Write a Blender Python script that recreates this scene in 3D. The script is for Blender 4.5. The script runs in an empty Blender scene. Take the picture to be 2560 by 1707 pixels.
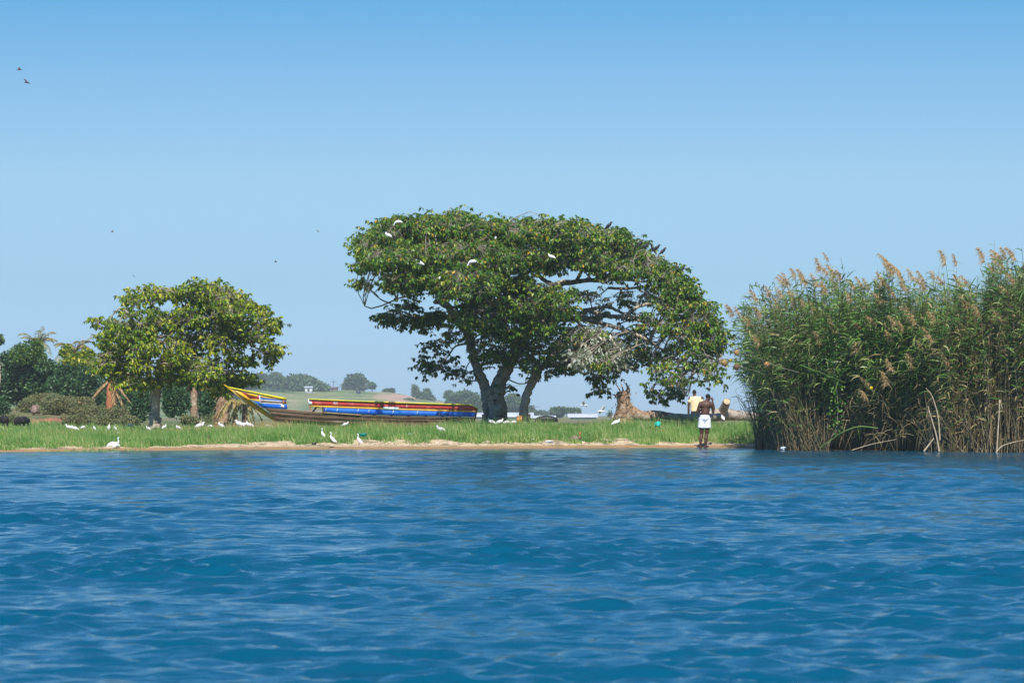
import bpy, math
import numpy as np
from mathutils import Vector, noise as mnoise
R = np.random.default_rng(11)
SC = bpy.context.scene
COL = SC.collection

# ------------------------------------------------------------------ camera, sky, sun, exposure
F, CX, CY, CAMZ = 8580.0, 1280.0, 853.5, 1.09
HOR = 1037.0
PITCH = math.atan((HOR - CY) / F)
cam_d = bpy.data.cameras.new("camera"); cam = bpy.data.objects.new("camera", cam_d); COL.objects.link(cam)
cam.location = (0, 0, CAMZ); cam.rotation_euler = (math.pi / 2 + PITCH, 0, 0)
cam_d.sensor_width = 36; cam_d.lens = 36 * F / 2560; cam_d.clip_start = 0.5; cam_d.clip_end = 20000
cam_d.dof.use_dof = True; cam_d.dof.focus_distance = 118; cam_d.dof.aperture_fstop = 9
SC.camera = cam
SUN_EL, SUN_AZ = 47.0, 178.0          # azimuth clockwise from +Y: straight behind the camera
world = bpy.data.worlds.new("World"); SC.world = world; world.use_nodes = True
wn = world.node_tree.nodes; wl = world.node_tree.links; wn.clear()
w_out = wn.new("ShaderNodeOutputWorld"); w_bg = wn.new("ShaderNodeBackground"); w_sky = wn.new("ShaderNodeTexSky")
w_sky.sky_type = 'NISHITA'; w_sky.sun_disc = False
w_sky.sun_elevation = math.radians(SUN_EL); w_sky.sun_rotation = math.radians(SUN_AZ)
w_sky.air_density = 1.0; w_sky.dust_density = 0.2; w_sky.ozone_density = 3.0
w_geo = wn.new("ShaderNodeTexCoord"); w_sep = wn.new("ShaderNodeSeparateXYZ")
w_ramp = wn.new("ShaderNodeValToRGB"); w_mul = wn.new("ShaderNodeMix"); w_mul.data_type = 'RGBA'; w_mul.blend_type = 'MULTIPLY'; w_mul.inputs[0].default_value = 1
wl.new(w_geo.outputs["Generated"], w_sep.inputs[0]); wl.new(w_sep.outputs["Z"], w_ramp.inputs[0])
SKY = [(0.0, (.54, .88, 1.6)), (0.016, (.51, .87, 1.58)), (0.039, (.54, .83, 1.27)), (0.068, (.68, .91, 1.2)), (0.097, (.56, .86, 1.15)), (0.122, (.34, .78, 1.1)), (0.30, (.34, .94, 1.36)), (1.0, (.36, .9, 1.35))]
cr = w_ramp.color_ramp; cr.interpolation = 'LINEAR'
cr.elements[0].position = 0; cr.elements[1].position = 1
for p, c in SKY[1:-1]: cr.elements.new(p)
for e, (p, c) in zip(cr.elements, SKY): e.position = p; e.color = (*c, 1)
wl.new(w_sky.outputs[0], w_mul.inputs[6]); wl.new(w_ramp.outputs[0], w_mul.inputs[7])
wl.new(w_mul.outputs[2], w_bg.inputs[0]); wl.new(w_bg.outputs[0], w_out.inputs[0]); w_bg.inputs[1].default_value = 0.073
sun_d = bpy.data.lights.new("sun", 'SUN'); sun = bpy.data.objects.new("sun", sun_d); COL.objects.link(sun)
sun_d.energy = 5.0; sun_d.angle = math.radians(0.5); sun_d.color = (1, .955, .87)
_e, _a = math.radians(SUN_EL), math.radians(SUN_AZ)
sdir = Vector((math.sin(_a) * math.cos(_e), math.cos(_a) * math.cos(_e), math.sin(_e)))
sun.rotation_euler = sdir.to_track_quat('Z', 'Y').to_euler()
SC.view_settings.view_transform = 'Standard'; SC.view_settings.look = 'None'
SC.view_settings.exposure = 0.3; SC.view_settings.gamma = 1.0
SC.cycles.max_bounces = 6; SC.cycles.transparent_max_bounces = 8; SC.cycles.volume_bounces = 0
SC.cycles.diffuse_bounces = 3; SC.cycles.glossy_bounces = 3; SC.cycles.caustics_reflective = False; SC.cycles.sample_clamp_direct = 10

# ------------------------------------------------------------------ helpers
def at(px, py, Y):
    "the point of the place that lies at distance Y in the photograph's direction px, py"
    cp, sp = math.cos(PITCH), math.sin(PITCH)
    a, b = (px - CX) / F, (CY - py) / F
    dy = cp - b * sp; dz = sp + b * cp
    return np.array([a / dy * Y, Y, CAMZ + dz / dy * Y])
def xat(px, Y): return at(px, HOR, Y)[0]
def unit(v): return v / (np.linalg.norm(v, axis=-1, keepdims=True) + 1e-12)
class MB:
    def __init__(s): s.v = []; s.f = []; s.m = []; s.n = 0
    def add(s, v, f, m=0):
        v = np.asarray(v, float).reshape(-1, 3); f = np.asarray(f, int)
        s.v.append(v); s.f.append(f + s.n); s.m.append(np.full(len(f), m)); s.n += len(v)
    def mesh(s, name, mats, smooth=False):
        me = bpy.data.meshes.new(name)
        V = np.concatenate(s.v); me.vertices.add(len(V)); me.vertices.foreach_set("co", V.ravel())
        nl = sum(f.size for f in s.f); nf = sum(len(f) for f in s.f)
        me.loops.add(nl); me.loops.foreach_set("vertex_index", np.concatenate([f.ravel() for f in s.f]).astype(np.int32))
        me.polygons.add(nf)
        cnt = np.concatenate([np.full(len(f), f.shape[1]) for f in s.f])
        st = np.zeros(nf, np.int32); st[1:] = np.cumsum(cnt)[:-1]
        me.polygons.foreach_set("loop_start", st)
        me.polygons.foreach_set("material_index", np.concatenate(s.m).astype(np.int32))
        me.update(calc_edges=True)
        if smooth: me.polygons.foreach_set("use_smooth", np.ones(nf, bool))
        for m in (mats if isinstance(mats, (list, tuple)) else [mats]): me.materials.append(m)
        return me
    def build(s, name, mats, parent=None, smooth=False):
        return obj(name, s.mesh(name, mats, smooth), parent)
def obj(name, data, parent=None, loc=None, rz=0, sc=None):
    o = bpy.data.objects.new(name, data); COL.objects.link(o)
    if parent is not None: o.parent = parent
    if loc is not None: o.location = loc
    if rz: o.rotation_euler = (0, 0, rz)
    if sc is not None: o.scale = (sc, sc, sc) if not hasattr(sc, '__len__') else sc
    return o
def tag(o, label=None, cat=None, group=None, kind=None):
    if label: o["label"] = label
    if cat: o["category"] = cat
    if group: o["group"] = group
    if kind: o["kind"] = kind
    return o
def thing(name, label, cat, loc=(0, 0, 0), group=None, rz=0):
    return tag(obj(name, None, None, loc, rz), label, cat, group)
def copy_tree(o, parent=None):
    c = o.copy(); COL.objects.link(c)
    if parent is not None: c.parent = parent
    for ch in list(o.children): copy_tree(ch, c)
    return c

# materials ---------------------------------------------------------------
def _ramp(nt, stops):
    r = nt.nodes.new("ShaderNodeValToRGB"); c = r.color_ramp
    c.elements[0].position = 0; c.elements[1].position = 1
    for p, q in stops[1:-1]: c.elements.new(p)
    for e, (p, q) in zip(c.elements, stops): e.position = p; e.color = (*q, 1)
    return r
def mat(name, c1, c2=None, scale=6.0, rough=.7, bump=0.0, bscale=None, spec=.3, stretch=(1, 1, 1), c3=None, detail=5, lo=.38, hi=.62):
    m = bpy.data.materials.new(name); m.use_nodes = True; nt = m.node_tree; b = nt.nodes["Principled BSDF"]
    b.inputs["Roughness"].default_value = rough; b.inputs["Specular IOR Level"].default_value = spec
    tc = nt.nodes.new("ShaderNodeTexCoord"); mp = nt.nodes.new("ShaderNodeMapping"); mp.inputs["Scale"].default_value = stretch
    nt.links.new(tc.outputs["Object"], mp.inputs[0])
    n = nt.nodes.new("ShaderNodeTexNoise"); n.inputs["Scale"].default_value = scale; n.inputs["Detail"].default_value = detail
    nt.links.new(mp.outputs[0], n.inputs["Vector"])
    c2 = c2 or tuple(x * .75 for x in c1)
    st = [(lo, c1), (hi, c2)] if c3 is None else [(lo, c1), ((lo + hi) / 2, c2), (hi, c3)]
    r = _ramp(nt, st); nt.links.new(n.outputs["Fac"], r.inputs[0]); nt.links.new(r.outputs[0], b.inputs["Base Color"])
    if bump:
        n2 = nt.nodes.new("ShaderNodeTexNoise"); n2.inputs["Scale"].default_value = bscale or scale * 3; n2.inputs["Detail"].default_value = 6
        nt.links.new(mp.outputs[0], n2.inputs["Vector"])
        bp = nt.nodes.new("ShaderNodeBump"); bp.inputs["Strength"].default_value = 1; bp.inputs["Distance"].default_value = bump
        nt.links.new(n2.outputs["Fac"], bp.inputs["Height"]); nt.links.new(bp.outputs[0], b.inputs["Normal"])
    return m
def leafmat(name, stops, rough=.4, spec=.5, trans=.3, patch=None, tcol=1.6):
    "every leaf (mesh island) gets its own tone from the ramp; light passes partly through"
    m = bpy.data.materials.new(name); m.use_nodes = True; nt = m.node_tree; b = nt.nodes["Principled BSDF"]
    g = nt.nodes.new("ShaderNodeNewGeometry"); r = _ramp(nt, stops); nt.links.new(g.outputs["Random Per Island"], r.inputs[0])
    col = r.outputs[0]
    if patch:
        tc = nt.nodes.new("ShaderNodeTexCoord"); n = nt.nodes.new("ShaderNodeTexNoise"); n.inputs["Scale"].default_value = patch[0]; n.inputs["Detail"].default_value = 2
        nt.links.new(tc.outputs["Object"], n.inputs["Vector"])
        rr = _ramp(nt, [(.42, (0, 0, 0)), (.62, (1, 1, 1))]); nt.links.new(n.outputs["Fac"], rr.inputs[0])
        mx = nt.nodes.new("ShaderNodeMix"); mx.data_type = 'RGBA'; nt.links.new(rr.outputs[0], mx.inputs[0])
        nt.links.new(col, mx.inputs[6]); mm = nt.nodes.new("ShaderNodeMix"); mm.data_type = 'RGBA'; mm.blend_type = 'MULTIPLY'; mm.inputs[0].default_value = 1
        nt.links.new(col, mm.inputs[6]); mm.inputs[7].default_value = (*patch[1], 1); nt.links.new(mm.outputs[2], mx.inputs[7]); col = mx.outputs[2]
    nt.links.new(col, b.inputs["Base Color"]); b.inputs["Roughness"].default_value = rough; b.inputs["Specular IOR Level"].default_value = spec
    if trans:
        t = nt.nodes.new("ShaderNodeBsdfTranslucent"); ms = nt.nodes.new("ShaderNodeMixShader"); ms.inputs[0].default_value = trans
        k = nt.nodes.new("ShaderNodeMix"); k.data_type = 'RGBA'; k.blend_type = 'MULTIPLY'; k.inputs[0].default_value = 1; k.inputs[7].default_value = (tcol, tcol * .95, tcol * .5, 1)
        nt.links.new(col, k.inputs[6]); nt.links.new(k.outputs[2], t.inputs[0])
        nt.links.new(b.outputs[0], ms.inputs[1]); nt.links.new(t.outputs[0], ms.inputs[2])
        nt.links.new(ms.outputs[0], nt.nodes["Material Output"].inputs[0])
    return m

# geometry ----------------------------------------------------------------
def tube(mb, pts, rad, n=8, m=0, wob=0.0, flat=1.0, caps=True):
    P = np.asarray(pts, float); K = len(P); rad = np.broadcast_to(np.asarray(rad, float), (K,))
    T = unit(np.gradient(P, axis=0)); ref = np.array([0, 1., 0]) if abs(T[0][1]) < .9 else np.array([1., 0, 0])
    U = unit(np.cross(T, ref)); W = np.cross(T, U)
    a = np.linspace(0, 2 * np.pi, n, endpoint=False)
    rr = rad[:, None] * (1 + wob * (R.random((K, n)) - .5) * 2) if wob else np.repeat(rad[:, None], n, 1)
    V = P[:, None] + rr[..., None] * (np.cos(a)[None, :, None] * U[:, None] + flat * np.sin(a)[None, :, None] * W[:, None])
    i = np.arange(K - 1)[:, None] * n; j = np.arange(n)[None]; j2 = (j + 1) % n
    f = np.stack([i + j, i + j2, i + n + j2, i + n + j], -1).reshape(-1, 4)
    mb.add(V, f, m)
    if caps:
        for k, c in ((0, P[0]), (K - 1, P[-1])):
            ring = V[k]; fv = np.stack([np.full(n, n), np.arange(n), (np.arange(n) + 1) % n], -1)
            mb.add(np.vstack([ring, c[None]]), fv if k == 0 else fv[:, ::-1], m)
def smooth_path(pts, k=6):
    "Catmull-Rom through rows (any columns)"
    P = np.asarray(pts, float)
    if len(P) < 3: return np.array([P[0] + (P[-1] - P[0]) * t for t in np.linspace(0, 1, k + 1)])
    Q = np.vstack([2 * P[0] - P[1], P, 2 * P[-1] - P[-2]]); out = []
    for i in range(1, len(Q) - 2):
        for t in np.linspace(0, 1, k, endpoint=False):
            a, b, c, d = Q[i - 1], Q[i], Q[i + 1], Q[i + 2]
            out.append(.5 * (2 * b + (c - a) * t + (2 * a - 5 * b + 4 * c - d) * t * t + (-a + 3 * b - 3 * c + d) * t ** 3))
    out.append(P[-1]); return np.array(out)
def ell(mb, c, r, nu=12, nv=8, m=0, wob=0.0, rot=None, seed=0):
    u = np.linspace(0, 2 * np.pi, nu, endpoint=False); v = np.linspace(0, np.pi, nv + 1)
    V = np.stack([np.outer(np.sin(v), np.cos(u)), np.outer(np.sin(v), np.sin(u)), np.outer(np.cos(v), np.ones(nu))], -1)
    if wob:
        k = np.array([1 + wob * 2 * (mnoise.noise(Vector((x * 1.7 + seed, y * 1.7, z * 1.7)))) for x, y, z in V.reshape(-1, 3)]).reshape(nv + 1, nu)
        V = V * k[..., None]
    V = V * np.asarray(r)
    if rot is not None: V = V @ np.asarray(rot).T
    V = V + np.asarray(c)
    i = np.arange(nv)[:, None] * nu; j = np.arange(nu)[None]; j2 = (j + 1) % nu
    mb.add(V, np.stack([i + j, i + nu + j, i + nu + j2, i + j2], -1).reshape(-1, 4), m)
def box(mb, lo, hi, m=0):
    x0, y0, z0 = lo; x1, y1, z1 = hi
    V = [(x0, y0, z0), (x1, y0, z0), (x1, y1, z0), (x0, y1, z0), (x0, y0, z1), (x1, y0, z1), (x1, y1, z1), (x0, y1, z1)]
    mb.add(V, [(0, 3, 2, 1), (4, 5, 6, 7), (0, 1, 5, 4), (1, 2, 6, 5), (2, 3, 7, 6), (3, 0, 4, 7)], m)
def ribbons(mb, P0, D, L, W, droop=0.3, segs=3, m=0, side=None, down=(0, 0, -1), base=.25):
    "N blades: start P0, direction D, length L, width W, bending towards down"
    N = len(P0); L = np.broadcast_to(L, (N,)); W = np.broadcast_to(W, (N,)); dr = np.broadcast_to(droop, (N,))
    s = np.linspace(0, 1, segs + 1)
    C = P0[:, None] + D[:, None] * (L[:, None] * s)[..., None] + np.asarray(down)[None, None] * (dr[:, None] * L[:, None] * s ** 2)[..., None]
    if side is None: side = R.normal(size=(N, 3))
    S = unit(np.cross(D, side))
    w = np.maximum(np.sin(np.pi * np.clip(s, 0, 1) ** .7) , 0) * (1 - base) + base * (1 - s)
    w[-1] = 0.02
    A = C + S[:, None] * (W[:, None] * w[None] * .5)[..., None]; B = C - S[:, None] * (W[:, None] * w[None] * .5)[..., None]
    V = np.stack([A, B], 2).reshape(-1, 3)
    k = np.arange(N)[:, None] * (segs + 1) * 2 + np.arange(segs)[None] * 2
    mb.add(V, np.stack([k, k + 1, k + 3, k + 2], -1).reshape(-1, 4), m)
def leaves(mb, P0, D, L, W, fold=.35, m=0, side=None):
    "N folded pointed leaves (4 triangles, an island each)"
    N = len(P0); L = np.broadcast_to(L, (N,))[:, None]; W = np.broadcast_to(W, (N,))[:, None]
    D = unit(D); S = unit(np.cross(D, R.normal(size=(N, 3)) if side is None else side)); Nn = np.cross(S, D)
    a = P0; b = P0 + D * L * .45 + S * W * .5 + Nn * W * fold * .5; c = P0 + D * L * .45 - S * W * .5 + Nn * W * fold * .5
    t = P0 + D * L - Nn * L * .12; mid = P0 + D * L * .48
    V = np.stack([a, b, mid, c, t], 1).reshape(-1, 3); k = np.arange(N)[:, None] * 5
    mb.add(V, (k[..., None] + np.array([[0, 2, 1], [0, 3, 2], [1, 2, 4], [2, 3, 4]])[None]).reshape(-1, 3), m)
def tubes3(mb, C, rad, n=3, m=0):
    "many thin stems: C (N,K,3), rad (N,K)"
    N, K, _ = C.shape; T = unit(np.gradient(C, axis=1)); U = unit(np.cross(T, np.array([.3, 1., .1]))); Wv = np.cross(T, U)
    a = np.linspace(0, 2 * np.pi, n, endpoint=False)
    V = C[:, :, None] + rad[..., None, None] * (np.cos(a)[:, None] * U[:, :, None] + np.sin(a)[:, None] * Wv[:, :, None])
    b = np.arange(N)[:, None, None] * K * n + np.arange(K - 1)[None, :, None] * n; j = np.arange(n)[None, None]; j2 = (j + 1) % n
    mb.add(V, np.stack([b + j, b + j2, b + n + j2, b + n + j], -1).reshape(-1, 4), m)
def remeshed(name, mb, mats, voxel, parent=None, smooth=6, factor=.5):
    "one continuous skin round overlapping rounded shapes"
    me = mb.mesh(name + "_raw", mats); o = bpy.data.objects.new(name + "_raw", me); COL.objects.link(o)
    r = o.modifiers.new("r", 'REMESH'); r.mode = 'VOXEL'; r.voxel_size = voxel; r.use_smooth_shade = True
    if smooth: s = o.modifiers.new("s", 'SMOOTH'); s.iterations = smooth; s.factor = factor
    dg = bpy.context.evaluated_depsgraph_get(); dg.update()
    new = bpy.data.meshes.new_from_object(o.evaluated_get(dg)); new.name = name
    bpy.data.objects.remove(o); bpy.data.meshes.remove(me)
    if not new.materials:
        for m in (mats if isinstance(mats, (list, tuple)) else [mats]): new.materials.append(m)
    return obj(name, new, parent)

def text_mesh(fc, parent):
    o = bpy.data.objects.new("text_raw", fc); COL.objects.link(o); dg = bpy.context.evaluated_depsgraph_get(); dg.update()
    me = bpy.data.meshes.new_from_object(o.evaluated_get(dg)); bpy.data.objects.remove(o)
    if not me.materials: me.materials.append(fc.materials[0])
    return tag(obj("lettering", me, parent), kind="stuff")

# ------------------------------------------------------------------ materials of the place
M_bark = mat("bark", (.24, .2, .16), (.5, .42, .32), 5, .9, .03, 18, stretch=(1, 1, .35), c3=(.13, .11, .09), lo=.3, hi=.7)
M_twig = mat("twig", (.28, .23, .18), (.4, .34, .27), 8, .85)
M_dead = mat("dead_wood", (.42, .31, .21), (.25, .15, .09), 4, .9, .05, 12, c3=(.5, .42, .33), lo=.3, hi=.7)
M_leafA = leafmat("fig_leaf", [(0, (.03, .085, .018)), (.4, (.07, .18, .02)), (.72, (.18, .3, .03)), (.95, (.38, .38, .05)), (.985, (.65, .36, .04))], rough=.38, spec=.35, trans=.3, patch=(.5, (.7, .82, .8)))
M_leafP = leafmat("pale_leaf", [(0, (.06, .1, .04)), (.35, (.2, .25, .17)), (.7, (.42, .44, .38)), (1, (.62, .6, .52))], rough=.35, spec=.5, trans=.3)
M_leafL = leafmat("yellow_green_leaf", [(0, (.03, .08, .01)), (.3, (.1, .2, .015)), (.6, (.26, .34, .02)), (.9, (.5, .48, .04)), (1, (.6, .5, .08))], rough=.4, spec=.35, trans=.3, patch=(.5, (.7, .85, .8)))
M_leafD = leafmat("dark_leaf", [(0, (.02, .06, .02)), (.5, (.04, .105, .035)), (1, (.08, .16, .06))], rough=.5, trans=.2, patch=(.25, (1.3, 1.2, 1)))
M_leafG = leafmat("bright_leaf", [(0, (.03, .09, .015)), (.5, (.07, .16, .03)), (1, (.18, .24, .04))], rough=.45, trans=.3)
M_leafO = leafmat("dry_shrub_leaf", [(0, (.08, .12, .04)), (.5, (.15, .18, .08)), (.85, (.19, .2, .1)), (1, (.3, .26, .16))], rough=.7, spec=.2, trans=.15, patch=(.3, (1.25, 1.02, .95)))
M_leafF = leafmat("far_leaf", [(0, (.025, .07, .03)), (.5, (.05, .11, .04)), (1, (.1, .17, .06))], rough=.6, trans=.15, patch=(.05, (1.3, 1.15, 1)))
M_palm = leafmat("palm_frond", [(0, (.1, .16, .03)), (.4, (.26, .25, .07)), (1, (.5, .34, .16))], rough=.5, trans=.25)
M_palmdry = leafmat("dry_frond", [(0, (.2, .13, .06)), (.5, (.36, .24, .12)), (1, (.5, .37, .2))], rough=.8, spec=.2, trans=.2)
M_redtrunk = mat("palm_trunk", (.5, .2, .09), (.3, .13, .06), 6, .9, .05, stretch=(1, 1, .4))
M_grass = leafmat("grass_blade", [(0, (.08, .19, .025)), (.4, (.14, .29, .05)), (.75, (.27, .4, .11)), (.93, (.5, .5, .26)), (1, (.65, .55, .32))], rough=.5, spec=.4, trans=.3, patch=(.9, (.5, .72, .5)), tcol=1.5)
M_grassdry = leafmat("dry_grass_blade", [(0, (.3, .22, .1)), (.6, (.5, .37, .2)), (1, (.35, .33, .12))], rough=.8, spec=.2, trans=.3)
M_reedstem = leafmat("reed_stem", [(0, (.08, .065, .03)), (.5, (.2, .15, .08)), (.85, (.42, .31, .18)), (1, (.14, .2, .06))], rough=.6, spec=.3, trans=0)
M_reedleaf = leafmat("reed_leaf", [(0, (.05, .14, .025)), (.35, (.12, .26, .045)), (.7, (.24, .37, .09)), (1, (.5, .47, .2))], rough=.45, spec=.5, trans=.3, patch=(1.0, (.42, .55, .42)))
M_reeddry = leafmat("reed_dry_leaf", [(0, (.2, .15, .07)), (.5, (.36, .28, .14)), (1, (.55, .43, .24))], rough=.8, spec=.2, trans=.25)
M_plume = leafmat("reed_plume", [(0, (.42, .28, .12)), (.5, (.6, .43, .23)), (1, (.74, .58, .4))], rough=.8, spec=.2, trans=.35, tcol=1.2)
M_yellow = mat("yellow_paint", (.78, .5, .01), (.62, .36, .02), 3, .6, .006, 24, lo=.3, hi=.72, c3=(.55, .42, .2))
M_ygreen = mat("yellow_green_paint", (.72, .6, .03), (.5, .5, .03), 2.5, .5, .004, 30)
M_red = mat("red_paint", (.55, .04, .03), (.42, .05, .045), 3.5, .6, .006, 24, c3=(.62, .13, .1), lo=.3, hi=.7)
M_blue = mat("blue_paint", (.002, .1, .58), (.01, .15, .6), 3, .6, .004, 30)
M_white = mat("white_paint", (.75, .76, .8), (.6, .6, .62), 6, .6)
M_hull = mat("weathered_hull", (.06, .035, .018), (.13, .08, .045), 2.0, .85, .02, 14, stretch=(.4, 1, 3), c3=(.3, .25, .21), lo=.33, hi=.78)
M_keel = mat("orange_keel", (.55, .2, .06), (.38, .15, .06), 5, .8)
M_black = mat("plain_black", (.012, .012, .014), (.02, .02, .02), 5, .5)
M_skin = mat("skin", (.075, .032, .02), (.1, .045, .03), 9, .55, .002, 40, spec=.35)
M_hair = mat("hair", (.012, .01, .009), (.02, .018, .016), 60, .8, .003, 120)
M_shorts = mat("white_cloth", (.78, .8, .9), (.72, .75, .86), 9, .8, .008, 14)
M_shirt = mat("yellow_cloth", (.8, .7, .45), (.74, .62, .38), 7, .85, .012, 12)
M_dark = mat("dark_cloth", (.02, .022, .03), (.03, .03, .04), 9, .9)
M_feather = mat("white_feather", (.82, .82, .84), (.74, .74, .78), 12, .75, .004, 50)
M_beak = mat("beak", (.4, .28, .04), (.3, .2, .05), 10, .5)
M_leg = mat("dark_leg", (.03, .03, .02), (.05, .05, .04), 20, .6)
M_crow = mat("black_feather", (.01, .01, .014), (.02, .02, .026), 20, .5)
M_kite = mat("brown_feather", (.05, .025, .018), (.09, .045, .03), 12, .8)
M_cow = mat("black_hide", (.012, .01, .012), (.02, .018, .018), 8, .7)
M_straw = mat("woven_straw", (.42, .26, .1), (.28, .15, .06), 40, .9, .01, 60)
M_dstraw = mat("old_woven_straw", (.13, .07, .045), (.2, .12, .07), 40, .9, .01, 60)
M_log = mat("log_bark", (.3, .25, .2), (.42, .36, .3), 3, .9, .03, 20, c3=(.2, .15, .12), stretch=(.5, 1, 1))
M_cut = mat("cut_wood", (.62, .5, .34), (.42, .3, .18), 12, .8, .01, 30)
M_rock = mat("rock", (.2, .13, .11), (.3, .22, .19), 3, .9, .05, 8)
M_stone = mat("pale_stone", (.5, .36, .24), (.6, .5, .4), 8, .9, .02, 20)
M_teal = mat("teal_plastic", (.0, .5, .42), (.02, .6, .5), 9, .4, .02, 20)
M_plast = mat("white_plastic", (.7, .74, .78), (.55, .62, .7), 9, .4, .02, 20)
M_roof = mat("pale_roof", (.62, .64, .68), (.5, .53, .58), .3, .6)
M_pole = mat("pole_wood", (.12, .11, .1), (.08, .075, .07), 3, .9)
M_tank = mat("dark_tank", (.02, .03, .05), (.03, .04, .06), 2, .5)
M_orange = mat("raw_board", (.6, .27, .1), (.5, .22, .08), 4, .8)
M_vine = leafmat("vine_leaf", [(0, (.05, .16, .015)), (.5, (.1, .26, .03)), (1, (.22, .34, .06))], rough=.45, trans=.35)

# ------------------------------------------------------------------ ground
SH = np.array([(-400, 98), (-60, 98), (xat(0, 101), 101.2), (xat(300, 105), 104.6), (xat(600, 109), 108.2), (xat(1100, 111), 110.6), (xat(1500, 114), 113.2), (xat(1720, 115), 114.6),
               (xat(1900, 112), 112.5), (xat(2050, 106), 106), (xat(2560, 102), 102.5), (60, 101), (400, 101)])
def shore(x): return np.interp(x, SH[:, 0], SH[:, 1])
PR = {  # ground height by distance inland, for three stations along the shore
    -16: [(-40, -4), (-6, -.6), (0, 0), (1.2, .1), (3, .2), (8, .34), (14, .4), (40, .4), (90, .3), (160, .35), (400, .3), (20000, .2)],
    -5: [(-40, -4), (-6, -.6), (0, 0), (1.5, .13), (3, .24), (6, .42), (9, .6), (13, .66), (30, .6), (90, .3), (400, .3), (20000, .2)],
    -1: [(-40, -4), (-6, -.6), (0, 0), (1.5, .15), (3, .3), (6, .5), (9, .66), (13, .7), (30, .6), (90, .3), (400, .3), (20000, .2)],
    6: [(-40, -4), (-6, -.6), (0, 0), (1.5, .15), (3, .3), (6, .62), (9, .68), (13, .5), (20, .5), (90, .3), (400, .3), (20000, .2)]}
def ground(x, y):
    x = np.asarray(x, float); s = y - shore(x); ks = sorted(PR); H = np.array([np.interp(s, *zip(*PR[k])) for k in ks])
    xi = np.clip(x, ks[0], ks[-1]); out = np.zeros_like(s, float) + H[0]
    for i in range(len(ks) - 1):
        t = np.clip((xi - ks[i]) / (ks[i + 1] - ks[i]), 0, 1); t = t * t * (3 - 2 * t)
        out = np.where(xi >= ks[i], H[i] * (1 - t) + H[i + 1] * t, out)
    out = out + 1.15 * np.clip((y - 148) / 45, 0, 1) ** 1.2 * np.clip(1 - (y - 260) / 60, 0, 1) * (1 - np.clip((x / np.maximum(y, 1) * F + CX - 250) / 130, 0, 1))
    nearshore = np.exp(-((s - 2.2) / 1.8) ** 2)
    out = out + nearshore * .05 * np.sin(x * 2.1 + np.sin(x * .9) * 2) * np.sin(s * 2.3 + x * .5) + .02 * np.sin(x * 5.3 + s * 3.1) * np.clip(s, 0, 1)
    return out
def gz(x, y): return float(ground(np.array([x]), np.array([y]))[0])
def grid(mb, xs, ys, fz, m=0):
    X, Y = np.meshgrid(xs, ys); Z = fz(X, Y); nx = len(xs); i = np.arange(len(ys) - 1)[:, None] * nx + np.arange(nx - 1)[None]
    mb.add(np.stack([X, Y, Z], -1), np.stack([i, i + 1, i + nx + 1, i + nx], -1).reshape(-1, 4), m)
M_ground = bpy.data.materials.new("ground"); M_ground.use_nodes = True
def ground_mat(m):
    nt = m.node_tree; N = nt.nodes; Lk = nt.links; b = N["Principled BSDF"]; b.inputs["Roughness"].default_value = .95; b.inputs["Specular IOR Level"].default_value = .15
    g = N.new("ShaderNodeNewGeometry"); sp = N.new("ShaderNodeSeparateXYZ"); Lk.new(g.outputs["Position"], sp.inputs[0])
    def noise(s, d=5):
        n = N.new("ShaderNodeTexNoise"); n.inputs["Scale"].default_value = s; n.inputs["Detail"].default_value = d; Lk.new(g.outputs["Position"], n.inputs["Vector"]); return n.outputs["Fac"]
    def mix(f, a, b2):
        k = N.new("ShaderNodeMix"); k.data_type = 'RGBA'; Lk.new(f, k.inputs[0])
        for s, q in ((6, a), (7, b2)):
            if isinstance(q, tuple): k.inputs[s].default_value = (*q, 1)
            else: Lk.new(q, k.inputs[s])
        return k.outputs[2]
    def mr(v, a, b2):
        k = N.new("ShaderNodeMapRange"); k.interpolation_type = 'SMOOTHSTEP'; Lk.new(v, k.inputs[0]); k.inputs[1].default_value = a; k.inputs[2].default_value = b2; return k.outputs[0]
    def math_(op, a, c):
        k = N.new("ShaderNodeMath"); k.operation = op; Lk.new(a, k.inputs[0])
        if isinstance(c, float): k.inputs[1].default_value = c
        else: Lk.new(c, k.inputs[1])
        return k.outputs[0]
    zz = math_('ADD', sp.outputs["Z"], math_('MULTIPLY', noise(1.2), .05))
    dry = mix(mr(noise(6), .35, .65), (.62, .48, .32), (.46, .35, .22))
    debris = mix(mr(noise(2.4, 8), .52, .62), dry, (.24, .2, .12))
    wet = mix(mr(noise(3), .3, .7), (.38, .24, .12), (.3, .19, .09))
    sand = mix(mr(zz, .075, .13), wet, debris)
    grass = mix(mr(noise(.35), .4, .6), (.09, .13, .04), (.2, .17, .09))
    near = mix(mr(zz, .30, .42), sand, grass)
    far = mix(mr(noise(.02), .4, .6), (.1, .15, .05), (.25, .2, .11))
    Lk.new(mix(mr(sp.outputs["Y"], 170., 230.), near, far), b.inputs["Base Color"])
    bp = N.new("ShaderNodeBump"); bp.inputs["Distance"].default_value = .03; Lk.new(noise(14, 6), bp.inputs["Height"]); Lk.new(bp.outputs[0], b.inputs["Normal"])
ground_mat(M_ground)
mb = MB()
xs = np.concatenate([[-1500, -700, -400, -150, -70, -50, -46, -42, -38, -34, -30], np.linspace(-28, 28, 260), [40, 70, 150, 400, 700, 1500]])
ys = np.concatenate([[60, 80, 90], np.linspace(97, 135, 150), [140, 147, 152, 158, 165, 175, 185, 195, 210, 225, 250, 270, 320, 450, 700, 1100, 1600, 2600]])
grid(mb, xs, ys, ground)
tag(mb.build("ground", M_ground, None, True), kind="structure")

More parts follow.
